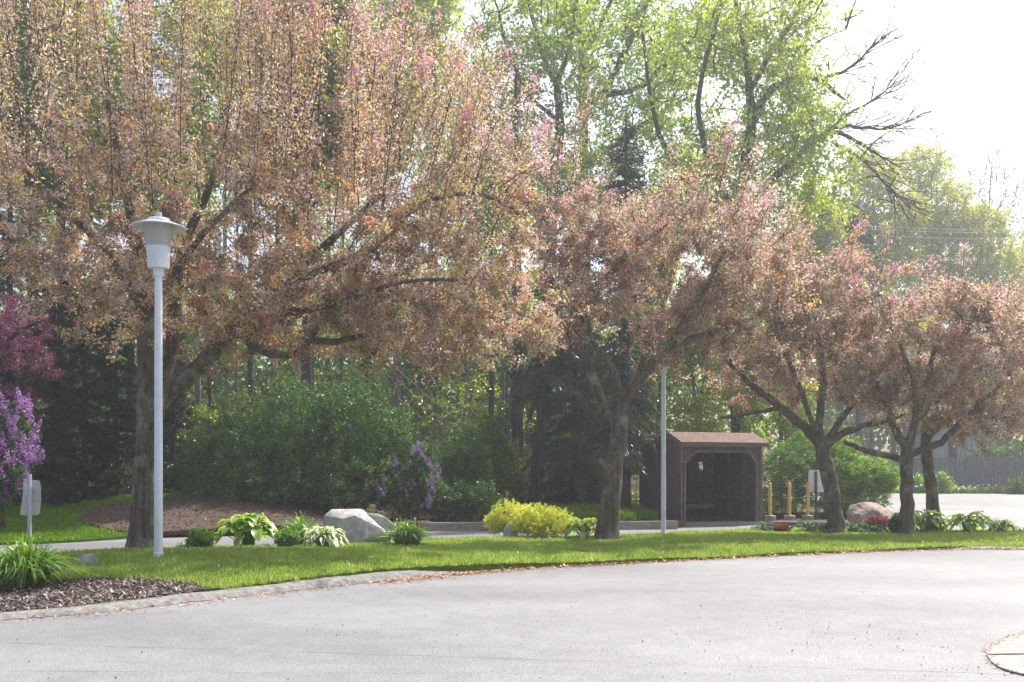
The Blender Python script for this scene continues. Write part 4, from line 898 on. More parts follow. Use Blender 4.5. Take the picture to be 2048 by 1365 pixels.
# --- shrubs: many stems from a base, leaves on every twig
def shrub(name, label, cat, group, base, lobes, n, per, leaf, mats, seed, tintf=None, nst=14, flowers=None, droop=0.2, jit=.03, twig_r=.005, arch=.15, flat=0, leafname='foliage', along=.5):
    """lobes in metres relative to the base: (dx, dy, dz, rx, ry, rz)"""
    rg = np.random.default_rng(seed); base = np.asarray(base, float); root = thing(name, base, label, cat, group)
    LB = [(base + np.array(l[:3]), np.array(l[3:6])) for l in lobes]
    top = max(l[2] + l[5] for l in lobes); wid = max(abs(l[0]) + l[3] for l in lobes)
    st = []
    for i in range(nst):
        c = LB[i % len(LB)][0]; a = base + np.array([rg.normal(0, wid * .14), rg.normal(0, wid * .10), -.03]); e = c + rg.normal(0, 1, 3) * LB[i % len(LB)][1] * .35
        st.append(bez(a, np.array([a[0] * .7 + e[0] * .3, a[1] * .7 + e[1] * .3, base[2] + (e[2] - base[2]) * .6]), e, 7))
    st = np.array(st); lm = MB(); lm.m = 1; sm_ = lm; sm_.tubes(st, np.linspace(1, .4, 7)[None] * (twig_r * 2.2 * (.7 + .6 * rg.random((nst, 1)))), 5)
    tips = lobes_points(LB, n, rg); tips[:, 2] = np.maximum(tips[:, 2], base[2] + .04)
    P = fill(st[:, 2:].reshape(-1, 3), tips, rg, arch, .4)
    sm_.tubes(P, np.linspace(1, .4, P.shape[1])[None] * np.full((len(P), 1), twig_r), 3)
    lm.m = 0; leaf_on(P, per, rg, leaf[0], leaf[1], jit, tintf or (lambda m: rg.random(m)), lm, droop=droop, start=.3, flat=flat, along=along); lm.build(leafname, [mats[1], mats[0]], root)
    if flowers:
        cs, mat, sz = flowers; fm = MB(); k = 70
        for c in cs:
            c = np.asarray(c, float); ax = np.array([rg.normal(0, .45), rg.normal(0, .3), 1]); ax /= np.linalg.norm(ax); s = sz * rg.uniform(.6, 1.25)
            t = rg.random(k); rad = (1 - t * .8)[:, None] * s * .34
            p = c + ax * (t[:, None] - .3) * s * 1.5 + rg.standard_normal((k, 3)) * rad * .75
            fm.leaves(p, rg.standard_normal((k, 3)), s * .18, s * .16, np.clip(rg.normal(.45, .25, k) + .2 * t, 0, 1))
        fm.build('flowers', mat, root)
    return root
ML = (MT['twig'], MT['green'])
# big lilac thicket
bl_ = gbase(650, 28.2); rgf = np.random.default_rng(5)
def Lp(px, py, D, base): return tuple(W(px, py, D) - base)
def lob(px, py, rx, ry, D, base, rd=None): return (*Lp(px, py, D, base), rx / F * D, rd or rx / F * D * .8, ry / F * D)
shrub('lilac_bush', 'large dark green lilac thicket with loose stems behind the grey boulder', 'lilac bush', 'lilac bushes', bl_, [lob(480, 920, 110, 110, 28, bl_), lob(600, 860, 120, 110, 28, bl_), lob(720, 860, 120, 110, 28, bl_), lob(690, 960, 140, 80, 27.4, bl_), lob(790, 940, 70, 90, 28, bl_), lob(400, 950, 70, 80, 28.6, bl_), lob(560, 980, 140, 50, 27.6, bl_)],
      3300, 26, (0.075, 0.042), ML, 81, jit=.06, droop=.3, nst=40, twig_r=.008)
b_ = gbase(850, 27.4); cs = []
while len(cs) < 85:
    px, py = rgf.normal(815, 45), rgf.normal(985, 45)
    if rgf.random() < .45: t = rgf.random(); px, py = 830 + 40 * math.sin(t * 3.1) + rgf.normal(0, 14), 890 + 130 * t
    cs.append(W(px, min(py, 1040), 26.9 + rgf.normal(0, .25)))
shrub('lilac_bush', 'lilac bush covered in purple flower heads to the right of the big thicket', 'lilac bush', 'lilac bushes', b_, [lob(810, 985, 70, 55, 27.2, b_), lob(845, 930, 40, 50, 27.3, b_), lob(860, 990, 45, 40, 27.2, b_)], 700, 22, (0.07, 0.042), ML, 82, jit=.05, flowers=(cs, MT['lilac'], .17), nst=16)
b_ = gbase(930, 28.4)
shrub('green_shrub', 'dark green arching shrub overhanging the timber edging left of the golden bush', 'shrub', 'shrubs at the edge of the wood', b_, [lob(930, 930, 60, 90, 28.5, b_), lob(905, 1000, 60, 45, 27.6, b_), lob(960, 1000, 45, 45, 27.6, b_), lob(990, 900, 40, 80, 29.4, b_)], 1100, 24, (0.065, 0.036), ML, 83, jit=.05, droop=.4, tintf=unif(83, .1, .9))
# left edge lilac and magenta tree
b_ = gbase(0, 23.8); cs = []
while len(cs) < 105:
    px, py = rgf.uniform(-60, 85), rgf.uniform(795, 1015); 
    if px > 88 - abs(py - 900) * .30 - max(0, py - 940) * .6: continue
    cs.append(W(px, py, 22.7 + rgf.normal(0, .35)))
shrub('lilac_bush', 'pale mauve flowering lilac at the left edge behind the sign back', 'lilac bush', 'lilac bushes', b_, [lob(-15, 870, 85, 80, 23.2, b_), lob(0, 950, 60, 60, 23, b_), lob(-60, 970, 90, 90, 23.2, b_)], 1100, 24, (0.07, 0.042), ML, 84, jit=.05, flowers=(cs, MT['lilacpink'], .23), nst=16)
MG = (MT['bark_dark'], MT['twig'], MT['magenta'])
bm_ = gbase(-70, 23.6)
tree('flowering_tree', 'magenta flowering tree at the left edge above the pale lilac', 'flowering tree', None, bm_, [[(-70, 1000, 12), (-66, 880, 11), (-50, 780, 9), (-10, 700, 6), (40, 660, 4), (90, 640, 2)], [(-55, 800, 7), (-90, 700, 5), (-60, 620, 3)], [(-20, 715, 5), (40, 730, 3), (110, 745, 2)], [(-50, 780, 5), (30, 800, 3), (70, 830, 2)]],
     [(10, 650, 90, 70, 0, 1.3), (60, 720, 60, 40, 0, .8), (30, 800, 50, 40, 0, .8), (-60, 680, 100, 100, 0, 1.4), (90, 745, 40, 18, 0, .4)], 900, 26, (0.05, 0.032), MG, 85, twig_r=.007, tintf=unif(85, 0, 1), jit=.04)
# arching bare-ish branches over the gap
b_ = gbase(800, 30)
tree('understorey_maple', 'small maple with thin arching branches and sparse yellow leaves above the purple lilac', 'small maple', None, b_, [[(800, 1000, 5), (800, 850, 4), (790, 730, 3), (780, 640, 2)], [(795, 740, 2), (850, 790, 1.6), (920, 850, 1.1), (1000, 880, .7)], [(795, 700, 2), (880, 760, 1.5), (960, 790, 1), (1030, 800, .7)], [(798, 800, 2), (860, 850, 1.3), (930, 930, .8)], [(792, 760, 2), (870, 830, 1.3), (960, 900, .7)]],
     [(880, 820, 70, 45, 0, 1), (960, 860, 70, 40, 0, 1), (920, 780, 70, 40, 0, 1), (870, 900, 50, 50, 0, .8)], 130, 8, (0.09, 0.07), (MT['bark_grey'], MT['bark_grey'], MT['wood']), 86, twig_r=.006, tintf=unif(86, .2, 1), jit=.06, droop=.3)
# fresh undergrowth in the wood
US = [(400, 34, 60, 880, 'maple sapling with fresh yellow green leaves right of the white lamp post'), (470, 38, 70, 860, 'fresh green undergrowth bush behind the left side of the lilac thicket'), (330, 36, 60, 900, 'undergrowth bush glimpsed behind the white lamp post'),
      (960, 37, 60, 900, 'light green undergrowth bush behind the arching shrub'), (1190, 38, 70, 960, 'light green bush in the gap behind the leaning crabapple trunk'), (1010, 34, 50, 940, 'undergrowth bush in shade behind the golden bush'),
      (1290, 35, 60, 880, 'green bush between the spruce and the shelter'), (190, 36, 90, 900, 'dim undergrowth bush behind the cedars'), (70, 35, 80, 900, 'dim undergrowth bush behind the pale lilac'), (580, 40, 90, 840, 'undergrowth bush rising behind the top of the lilac thicket'),
      (720, 40, 90, 830, 'undergrowth bush behind the right shoulder of the lilac thicket'), (850, 38, 70, 860, 'undergrowth bush behind the purple lilac'), (1110, 36, 70, 930, 'undergrowth bush between the two dark spruce trunks')]
for i, (px, D, r, py, lab) in enumerate(US):
    b_ = gbase(px, D)
    shrub('undergrowth_bush', lab, 'bush', 'undergrowth bushes in the wood', b_, [lob(px, py, r, r * .8, D, b_), lob(px - r * .6, py + 50, r * .7, r * .6, D + .5, b_), lob(px + r * .6, py + 40, r * .7, r * .6, D - .3, b_), lob(px, py - r * .8, r * .6, r * .5, D, b_)], 330, 16, (0.10, 0.075), (MT['twig'], MT['wood']), 90 + i, tintf=unif(90 + i, 0, .9), jit=.08, nst=10)
# yews right of the shelter
b_ = gbase(1590, 31.4); b_[2] = .1
shrub('yew_shrub', 'shaded green yew shrub between the shelter and the pale sign back', 'yew shrub', 'yew shrubs beside the shelter', b_, [lob(1570, 940, 60, 60, 31.4, b_), lob(1550, 1000, 45, 40, 31, b_), lob(1630, 960, 60, 80, 31.6, b_), lob(1600, 900, 50, 40, 32, b_)], 900, 26, (0.11, 0.022), (MT['twig'], MT['yew']), 111, tintf=unif(111, 0, .75), jit=.04, droop=-.1, flat=.55, along=1.1, twig_r=.006)
b_ = gbase(1710, 31.2); b_[2] = .1
shrub('yew_shrub', 'sunlit spreading yew shrub with yellow green tips behind the brown boulder', 'yew shrub', 'yew shrubs beside the shelter', b_, [lob(1690, 950, 60, 60, 31.2, b_), lob(1740, 960, 60, 50, 31.2, b_), lob(1715, 1005, 70, 30, 31, b_), lob(1680, 900, 50, 30, 31.6, b_), lob(1765, 955, 38, 35, 31, b_)], 1100, 26, (0.11, 0.022), (MT['twig'], MT['yew']), 112, tintf=unif(112, .2, 1), jit=.04, droop=-.1, flat=.55, along=1.1, twig_r=.006)
# far mass of wood that closes the view
def mass(name, pxr, Dr, toppy, n, mat, seed, leaf):
    rg = np.random.default_rng(seed); px = rg.uniform(*pxr, n); D = rg.uniform(*Dr, n)
    tp = toppy + 60 * np.sin(px / 37.0) + 40 * np.sin(px / 13.7 + 1) + rg.normal(0, 22, n)
    py = 960 - (960 - tp) * rg.random(n) ** .8
    p = np.column_stack([(px - CX) / F * D, D, EYE - (py - HY) / F * D]); m = MB(); m.leaves(p, rg.standard_normal((n, 3)), leaf, leaf * .8, rg.random(n) * .85)
    return tag(m.build(name, mat), kind='stuff')
mass('woodland_thicket', (-150, 1700), (66, 84), 560, 36000, MT['wood'], 201, .42)
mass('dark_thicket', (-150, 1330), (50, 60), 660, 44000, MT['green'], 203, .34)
mass('woodland_thicket', (1640, 2200), (84, 92), 640, 16000, MT['wood'], 202, .5)

# ------------------------------------------------------------------ bedding plants
def daylily(label, base, n, length, spread, seed, group='daylily clumps', mat='daylily', name='daylily_clump'):
    rg = np.random.default_rng(seed); a = rg.uniform(0, 6.28, n); L = length * (.55 + .55 * rg.random(n)); out = spread * (.22 + .78 * rg.random(n) ** .7)
    d = np.column_stack([np.cos(a), np.sin(a), np.zeros(n)]); b = np.asarray(base) + np.column_stack([rg.normal(0, spread * .16, (n, 2)), np.full(n, -.01)])
    k = 8; t = np.linspace(0, 1, k)[None, :, None]; H = (L * (1 - .35 * out / spread))[:, None, None]; o = out[:, None, None]
    z = H * (1.55 * t - (.55 + .75 * (o / spread)) * t ** 2.2) * .8; P = b[:, None, :] + d[:, None, :] * o * (t ** 1.3) + np.array([0, 0, 1]) * np.maximum(z, -.02)
    side = np.column_stack([-np.sin(a), np.cos(a), np.zeros(n)]) + rg.normal(0, .25, (n, 3))
    w = (.007 + .006 * rg.random(n))[:, None] * np.array([[.8, 1, 1, .95, .85, .7, .45, .08]])
    o_ = MB().ribbons(P, w, side, rg.random(n)).build(name, MT[mat], loc=base); return tag(o_, label, 'daylily', group)
daylily('largest daylily clump on the mulch bed in the near left corner', G(50, 1170), 850, 1.05, .72, 301)
daylily('daylily clump standing tallest between the big hosta and the grey boulder', G(602, 1092), 420, 1.15, .62, 302)
daylily('daylily clump at the right end of the grey boulder', G(815, 1093), 520, 1.0, .62, 303)
daylily('smallest daylily tuft beside the white lamp post foot', G(368, 1100), 60, .30, .32, 304)

def leafpatch(mb, pm, base, az, L, wd, rise, arch, rg, tint, petiole=True):
    """one hosta leaf: stalk from the base, then a cupped arching blade"""
    d = np.array([math.cos(az), math.sin(az), 0]); s = np.array([-math.sin(az), math.cos(az), 0])
    tip0 = np.asarray(base) + d * rise[0] + np.array([0, 0, rise[1]])
    if petiole: pm.append(bez(np.asarray(base), np.asarray(base) + d * rise[0] * .25 + np.array([0, 0, rise[1] * .7]), tip0, 6))
    nu, nv = 7, 5; V = []; E = []
    for i in range(nu):
        u = i / (nu - 1); half = wd * .5 * (math.sin(math.pi * min(1, u * .93 + .05)) ** .62) * (1 - .25 * u); 
        if i == nu - 1: half = .003
        c = tip0 + d * L * (u - .1 * u * u) + np.array([0, 0, arch[0] * u - arch[1] * u * u]) * L
        for j in range(nv):
            v = (j / (nv - 1)) * 2 - 1
            V.append(c + s * v * half + np.array([0, 0, .28 * half * abs(v) ** 1.5 + .03 * L * math.sin(u * 9 + v * 4) * abs(v)])); E.append(max(abs(v), (u - .55) / .45 * .95 if u > .55 else 0, .95 if i == nu - 1 else 0))
    f = [[i * nv + j, i * nv + j + 1, (i + 1) * nv + j + 1, (i + 1) * nv + j] for i in range(nu - 1) for j in range(nv - 1)]
    mb.add(np.array(V), f, tint, E)
def hosta(label, base, n, R_, H, L, wd, mat, seed, cat='hosta', group='hostas on the lawn edge', name='hosta', stalks=True):
    rg = np.random.default_rng(seed); root = thing(name, base, label, cat, group); lm = MB(); pm = []
    for i in range(n):
        q = (i + .5) / n; az = i * 2.399 + rg.normal(0, .25); b = np.asarray(base) + np.array([rg.normal(0, R_ * .14), rg.normal(0, R_ * .12), 0])
        s = .75 + .4 * rg.random(); out = R_ * (.12 + .75 * q); hh = H * (1.0 - .55 * q ** 1.5) * rg.uniform(.88, 1.08)
        leafpatch(lm, pm, b, az, L * s, wd * s, (out, hh), (.35 * (1 - q) + .10, .45 + .35 * q), rg, rg.random())
    lm.build('leaves', MT[mat], root, smooth=True)
    pm = np.array(pm); MB().tubes(pm, np.linspace(1, .7, 6)[None] * np.full((len(pm), 1), .009), 5).build('stalks', MT['stem'], root, smooth=True)
    return root
hosta('big broad leaved hosta with bare stalks showing, left of the daylily and boulder', G(495, 1094), 72, .50, .56, .32, .24, 'hosta', 311)
hosta('white edged variegated hosta in front of the grey boulder', G(646, 1097), 70, .34, .36, .27, .11, 'hostawhite', 312)
hosta('crinkled bright green hosta tucked between the golden bush and the leaning trunk', G(1168, 1079), 50, .34, .42, .26, .18, 'hostalime', 313)
hosta('lush green hosta at the foot of the straight trunked crabapple', G(1848, 1066), 54, .46, .50, .34, .15, 'hosta', 314)
hosta('lime green hosta standing alone right of the last crabapple trunk', G(1938, 1066), 54, .44, .44, .36, .18, 'hostalime', 315)
hosta('small dark green hosta second from the right edge', G(2003, 1067), 40, .28, .30, .20, .13, 'hosta', 316)
hosta('tiny green hosta cut by the right edge of the photo', G(2042, 1067), 20, .16, .14, .14, .09, 'hostalime', 317)
for i, (px, py, r, h, lab) in enumerate([(1535, 1064, .34, .20, 'blue green leafy clump nearest the shelter floor'), (1615, 1066, .42, .28, 'blue green leafy clump below the yellow bollards'), (1650, 1068, .36, .26, 'blue green leafy clump left of the curved trunk foot'),
                                          (1712, 1068, .40, .26, 'blue green leafy clump right of the curved trunk foot'), (1748, 1068, .30, .18, 'blue green leafy clump below the red barberry beside the boulder')]):
    hosta(lab, G(px, py), 46, r, h, .17, .10, 'hostablue', 320 + i, 'leafy clump', 'blue green clumps under the crabapples', 'leafy_clump')

def ball(name, label, cat, group, base, r, h, n, per, leaf, mat, seed, tintf=None, droop=-.2):
    return shrub(name, label, cat, group, base, [(0, 0, h * .55, r, r, h * .45), (-r * .35, 0, h * .4, r * .6, r * .6, h * .4), (r * .35, 0, h * .4, r * .6, r * .6, h * .4)], n, per, leaf, (MT['twig'], MT[mat]), seed, tintf=tintf, nst=14, jit=.012, twig_r=.002, droop=droop)
ball('round_shrub', 'small round bright green shrub between the lamp post and the big hosta', 'shrub', 'small round shrubs on the lawn', G(402, 1100), .27, .38, 420, 16, (.035, .018), 'boxleaf', 331)
ball('round_shrub', 'small round green shrub pressed between the big hosta and the white edged hosta', 'shrub', 'small round shrubs on the lawn', G(574, 1099), .26, .40, 420, 16, (.035, .018), 'daylily', 332)
def barberry(label, px, py, r, seed): ball('barberry_shrub', label, 'barberry', 'red barberries under the crabapples', G(px, py), r, r * 1.1, 260, 16, (.045, .022), 'red', seed)
barberry('small dark red barberry in the leafy bed right of the shelter', 1563, 1067, .20, 333)
barberry('wider red barberry in front of the brown boulder', 1750, 1062, .33, 334)
ball('ivy_plant', 'dark vine like plant climbing the foot of the straight trunked crabapple', 'climbing plant', None, G(1800, 1069), .30, .50, 300, 14, (.05, .035), 'green', 335)
bs = G(1068, 1077)
shrub('golden_bush', 'golden yellow fine leaved bush, the bigger front one of the pair', 'golden bush', 'golden yellow bushes on the lawn', bs, [(.10, 0, .42, .50, .45, .38), (-.22, .05, .36, .40, .4, .34), (.52, 0, .36, .40, .4, .34), (.15, -.1, .25, .66, .45, .24)], 1900, 16, (.032, .013), (MT['twig'], MT['spirea']), 341, nst=26, jit=.014, twig_r=.0025, droop=-.5, tintf=unif(341, .05, 1))
bs2 = G(1020, 1076) + np.array([0, .45, 0])
shrub('golden_bush', 'golden yellow fine leaved bush behind the small upright rock', 'golden bush', 'golden yellow bushes on the lawn', bs2, [(-.05, 0, .46, .42, .4, .40), (-.35, 0, .30, .28, .3, .28), (.3, 0, .4, .35, .35, .36)], 1500, 16, (.032, .013), (MT['twig'], MT['spirea']), 342, nst=22, jit=.014, twig_r=.0025, droop=-.5, tintf=unif(342, .05, 1))
# weeds by the fence
for i, (px, py, D, r, lab) in enumerate([(1882, 962, 53.2, 20, 'pale green weed bush against the left part of the stockade fence'), (1835, 968, 54, 16, 'small weed bush beside the straight crabapple trunk at the fence'), (2035, 978, 51.8, 26, 'low dark bush at the right end of the stockade fence')]):
    b_ = gbase(px, D, lambda x, y: hA(x, y) + .05)
    shrub('weed_bush', lab, 'weed bush', 'weed bushes along the stockade fence', b_, [lob(px, py, r, r * 1.1, D, b_), lob(px + 8, py + 12, r * .9, r * .7, D, b_)], 120, 14, (.13, .08), (MT['twig'], MT['boxleaf'] if i != 2 else MT['green']), 350 + i, nst=8, jit=.06)

# ------------------------------------------------------------------ rocks
def rock(name, label, cat, base, pts, mat, seed, bev=.05, sub=3, amp=.03, group=None):
    bm = bmesh.new()
    for grp in (pts if isinstance(pts[0], list) else [pts]):
        bmesh.ops.convex_hull(bm, input=[bm.verts.new(p) for p in grp])
    bmesh.ops.delete(bm, geom=[v for v in bm.verts if not v.link_faces], context='VERTS')
    bmesh.ops.bevel(bm, geom=list(bm.edges), offset=bev, segments=2, profile=.6, affect='EDGES')
    bmesh.ops.triangulate(bm, faces=bm.faces)
    for _ in range(sub): bmesh.ops.subdivide_edges(bm, edges=[e for e in bm.edges if e.calc_length() > .05], cuts=1, use_grid_fill=True); bmesh.ops.triangulate(bm, faces=bm.faces)
    bm.normal_update()
    for v in bm.verts:
        q = v.co * 4 + Vector((seed, seed * .7, 0)); v.co += v.normal * amp * (mnoise.noise(q) + .5 * mnoise.noise(q * 2.3) + .3 * mnoise.noise(q * 6))
    me = bpy.data.meshes.new(name); bm.to_mesh(me); bm.free(); me.polygons.foreach_set('use_smooth', [True] * len(me.polygons)); me.materials.append(MT[mat])
    o = bpy.data.objects.new(name, me); o.location = [float(c) for c in base]; COL.objects.link(o); return tag(o, label, cat, group)
bb = G(710, 1091); bb = np.array([bb[0] * (bb[1] + .3) / bb[1], bb[1] + .3, bb[2] - .02]); k = bb[1] / F
def rp(px, py, dy): return ((px - 710) * k, dy, -(py - 1093) * k)
rock('boulder', 'large angular light grey boulder between the white edged hosta and the daylily', 'boulder', bb, [[rp(647, 1034, .05), rp(660, 1022, .15), rp(717, 1021, .2), rp(741, 1042, .05), rp(768, 1062, 0), rp(772, 1070, -.02), rp(735, 1080, -.16), rp(722, 1099, -.10), rp(698, 1099, -.20), rp(684, 1040, -.10), rp(712, 1034, -.06), rp(642, 1099, .14), rp(661, 1024, .5), rp(718, 1024, .5), rp(768, 1064, .45), rp(700, 1099, .6)],
    [rp(718, 1030, .22), rp(754, 1031, .25), rp(770, 1039, .2), rp(787, 1053, .2), rp(786, 1072, .14), rp(772, 1099, .10), rp(720, 1099, .06), rp(755, 1099, .6), rp(750, 1036, .55)]], 'rock_grey', 3, .010, 3, .010, 'boulders in the planting')
bb = G(1738, 1052); k = bb[1] / F
def rp2(px, py, dy): return ((px - 1738) * k, dy, -(py - 1060) * k - .06)
rock('boulder', 'large rounded brown boulder behind the wider red barberry', 'boulder', bb, [rp2(1694, 1030, .1), rp2(1702, 1015, .2), rp2(1725, 1008, .1), rp2(1755, 1009, .2), rp2(1782, 1022, .1), rp2(1795, 1045, .1), rp2(1790, 1066, 0), rp2(1700, 1066, 0), rp2(1715, 1040, -.3), rp2(1740, 1020, -.22), rp2(1770, 1040, -.3), rp2(1740, 1066, -.4), rp2(1740, 1030, .6), rp2(1740, 1066, .7)], 'rock_brown', 8, .06, 3, .03, 'boulders in the planting')
bb = G(173, 1133); k = bb[1] / F
def rp3(px, py, dy): return ((px - 173) * k, dy, -(py - 1133) * k)
rock('round_rock', 'dark rounded rock on the lawn right of the largest daylily clump', 'rock', bb, [rp3(150, 1125, 0), rp3(155, 1112, .05), rp3(170, 1107, 0), rp3(188, 1110, .05), rp3(197, 1122, 0), rp3(195, 1137, 0), rp3(152, 1137, 0), rp3(173, 1118, -.14), rp3(173, 1137, -.16), rp3(173, 1114, .18), rp3(173, 1137, .2)], 'rock_dark', 5, .03, 3, .012)
bb = G(1018, 1077) + np.array([0, .12, -.01]); k = bb[1] / F
def rp4(px, py, dy): return ((px - 1018) * k, dy, -(py - 1079) * k)
rock('upright_rock', 'small upright grey rock half hidden in the golden bushes', 'rock', bb, [rp4(1004, 1082, -.05), rp4(1007, 1060, -.05), rp4(1018, 1044, -.02), rp4(1030, 1037, 0), rp4(1038, 1045, .05), rp4(1036, 1082, 0), rp4(1018, 1065, -.15), rp4(1020, 1082, -.18), rp4(1022, 1050, .15), rp4(1020, 1082, .2)], 'rock_grey', 6, .03, 3, .012)
bb = gbase(1168, 28.2); rock('small_stone', 'small pale stone on the bare earth beside the leaning trunk', 'rock', bb, [(-.12, 0, 0), (.12, 0, 0), (-.09, .05, .12), (.08, 0, .14), (0, -.1, .02), (0, -.06, .1), (0, .12, 0)], 'rock_grey', 9, .02, 2, .008)

# ------------------------------------------------------------------ lamp posts
def lamp(label, base, H, mb_scale):
    root = thing('lamp_post', base, label, 'lamp post', 'white lamp posts on the lawn'); c = np.asarray(base); s = mb_scale
    def z(py): return (1115 - py) / 685 * H            # heights read off the nearer lamp
    rr = lambda px: px / 685 * H * .5
    MB().lathe(c, [(0, 0.0), (rr(24), 0.0), (rr(24), .025), (rr(20), .03), (rr(20), .07), (rr(17.5), .075)], 24).build('base_plate', MT['white'], root, smooth=False)
    MB().lathe(c, [(rr(17), .02), (rr(16.3), z(900)), (rr(14.8), z(550))], 28).build('pole', MT['white'], root, smooth=True)
    MB().lathe(c, [(0, z(553.5)), (rr(20.5), z(553.5)), (rr(20.8), z(538)), (0, z(538))], 28).build('collar', MT['white'], root)
    MB().lathe(c, [(0, z(538)), (rr(40), z(538)), (rr(41), z(537)), (rr(46), z(495)), (rr(46.5), z(494)), (0, z(494))], 40).build('housing', MT['white'], root)
    MB().lathe(c, [(rr(47), z(494.5)), (rr(48.5), z(485)), (rr(53), z(472)), (rr(59), z(458)), (rr(60), z(450))], 40).build('lens', MT['lens'], root, smooth=True)
    MB().lathe(c, [(rr(58), z(449.5)), (rr(102), z(456.5)), (rr(104), z(455.4)), (rr(103), z(454)), (rr(75), z(448.8)), (rr(45), z(446.5)), (0, z(446.5))], 48).build('brim', MT['white'], root)
    MB().lathe(c, [(rr(46), z(447)), (rr(45), z(440.5)), (rr(42), z(438.5)), (0, z(438.5))], 36).build('cap', MT['white'], root)
    MB().lathe(c, [(rr(15), z(439.5)), (rr(13.5), z(430)), (rr(12.5), z(426)), (rr(9), z(425)), (0, z(425))], 20).build('finial', MT['rustless'], root)
    return root
L1 = G(317, 1115); lamp('nearer white lamp post with a wide brimmed head in front of the largest crabapple', L1, 685 / F * L1[1], 1)
L2 = G(1327, 1071); lamp('farther white lamp post with its head hidden in leaves in front of the shelter', L2, 396 / F * L2[1], 1)

# ------------------------------------------------------------------ signs and bollards
def sign(label, base, post_top, post_r, panel, mats, seed, bend=0):
    root = thing('road_sign', base, label, 'sign', 'signs seen from behind'); c = np.asarray(base)
    MB().tubes(np.array([c + [0, 0, -.05], c + [0, 0, post_top / 2], c + [0, 0, post_top]]), np.array([post_r] * 3), 8, cap=True).build('post', mats[0], root, smooth=False)
    w, z0, z1, off = panel; nx, nz = 8, 10; V = []
    for face in (0, 1):
        for i in range(nx + 1):
            for j in range(nz + 1):
                u = i / nx - .5; v = j / nz; rx = 1 - (.05 if (i in (0, nx) and j in (0, nz)) else 0)
                V.append(c + np.array([off + u * w * rx + bend * .03 * math.sin(v * 3) - bend * (.5 - v) * .05, post_r + .012 + .004 * face + bend * .05 * math.sin(u * 4 + v * 2), z0 + (z1 - z0) * (v if rx == 1 else .02 + v * .96)]))
    n = (nx + 1) * (nz + 1); f = []
    for i in range(nx):
        for j in range(nz):
            a = i * (nz + 1) + j; q = [a, a + nz + 1, a + nz + 2, a + 1]; f.append(q); f.append([n + e for e in q[::-1]])
    MB().add(np.array(V), f).build('panel', mats[1], root, smooth=True)
    return root
s1_ = gbase(59, 21.4); k = s1_[1] / F
sign('bare grey sign back on a galvanised post behind the largest daylily clump', s1_, W(59, 949, s1_[1])[2] - s1_[2], 4 * k, (35 * k, W(0, 1031, s1_[1])[2] - s1_[2], W(0, 961, s1_[1])[2] - s1_[2], 0), (MT['rustless'], MT['signback']), 1, 1)
s2_ = np.array([(1632 - CX) / F * 30, 30, .1]); k = 30 / F
sign('pale sign back on a dark post beside the yellow bollards', s2_, W(0, 943, 30)[2] - .1, 2.6 * k, (31 * k, W(0, 985, 30)[2] - .1, W(0, 940.5, 30)[2] - .1, .02), (MT['dkpost'], MT['whitesign']), 2)
for px, lab in ((1540, 'yellow bollard nearest the shelter'), (1579, 'middle one of the three yellow bollards'), (1616, 'yellow bollard touching the pale sign back')):
    D = 29.6 + (px - 1540) * .006; b = np.array([(px - CX) / F * D, D, .1]); k = D / F
    root = thing('bollard', b, lab + ', set in a round concrete foot', 'bollard', 'yellow bollards beside the shelter')
    zt = W(px, 967, D)[2] - .1; zc = W(px, 1031, D)[2] - .1
    MB().lathe(b, [(3.3 * k, zc), (3.3 * k, zt - .03), (2.9 * k, zt - .01), (1.6 * k, zt + .012), (0, zt + .018)], 20).build('pipe', MT['yellow'], root, smooth=True)
    MB().lathe(b, [(0, -.05), (11.5 * k, -.05), (11.5 * k, zc - .03), (10.5 * k, zc - .005), (3 * k, zc + .012), (0, zc + .012)], 24).build('concrete_foot', MT['concrete'], root)

# ------------------------------------------------------------------ shelter
TH = R(20); SU = np.array([math.cos(TH), math.sin(TH), 0]); SV = np.array([-math.sin(TH), math.cos(TH), 0]); SZ = np.array([0, 0, 1.0])
SO = np.array([4.75, 28.2, .09]); SWD, SDP, SH, SR, SB = 2.66, 2.5, 2.32, 2.57, 2.04      # width, depth, front eave, ridge, rear eave
SDR = .62                                                                            # ridge set back from the front
AX = np.array([SU, SV, SZ])
def sp(u, v, z): return SO + SU * u + SV * v + SZ * z
sh = thing('shelter', SO, 'dark brown wooden waiting shelter with an open front and bench', 'shelter')
def sbox(mb, u, v, z, tint=.5):
    c = sp((u[0] + u[1]) / 2, (v[0] + v[1]) / 2, (z[0] + z[1]) / 2); mb.box(c, (u[1] - u[0], v[1] - v[0], z[1] - z[0]), tint, AX); return mb
def roofz(v): return SH + (SR - SH) * v / SDR if v < SDR else SR + (SB - SR) * (v - SDR) / (SDP - SDR)
def sidewall(name, u0, u1):
    mb = MB(); n = 16; bw = SDP / n
    for i in range(n):
        a, b = i * bw + .006, (i + 1) * bw - .006; ins = .0 if i % 2 else .008
        za, zb = roofz(a) - .06, roofz(b) - .06; A = u0 + ins if u0 < 1 else u0; B = u1 - ins if u0 > 1 else u1
        v = [sp(A, a, 0), sp(B, a, 0), sp(B, b, 0), sp(A, b, 0), sp(A, a, za), sp(B, a, za), sp(B, b, zb), sp(A, b, zb)]
        mb.add(np.array(v), [[0, 3, 2, 1], [4, 5, 6, 7], [0, 1, 5, 4], [1, 2, 6, 5], [2, 3, 7, 6], [3, 0, 4, 7]])
    sbox(mb, (u0 + .02, u1 - .02), (.02, SDP - .02), (0.01, SB - .12))
    return mb.build(name, MT['brown'], sh)
sidewall('side_wall', 0, .07); sidewall('side_wall', SWD - .07, SWD)
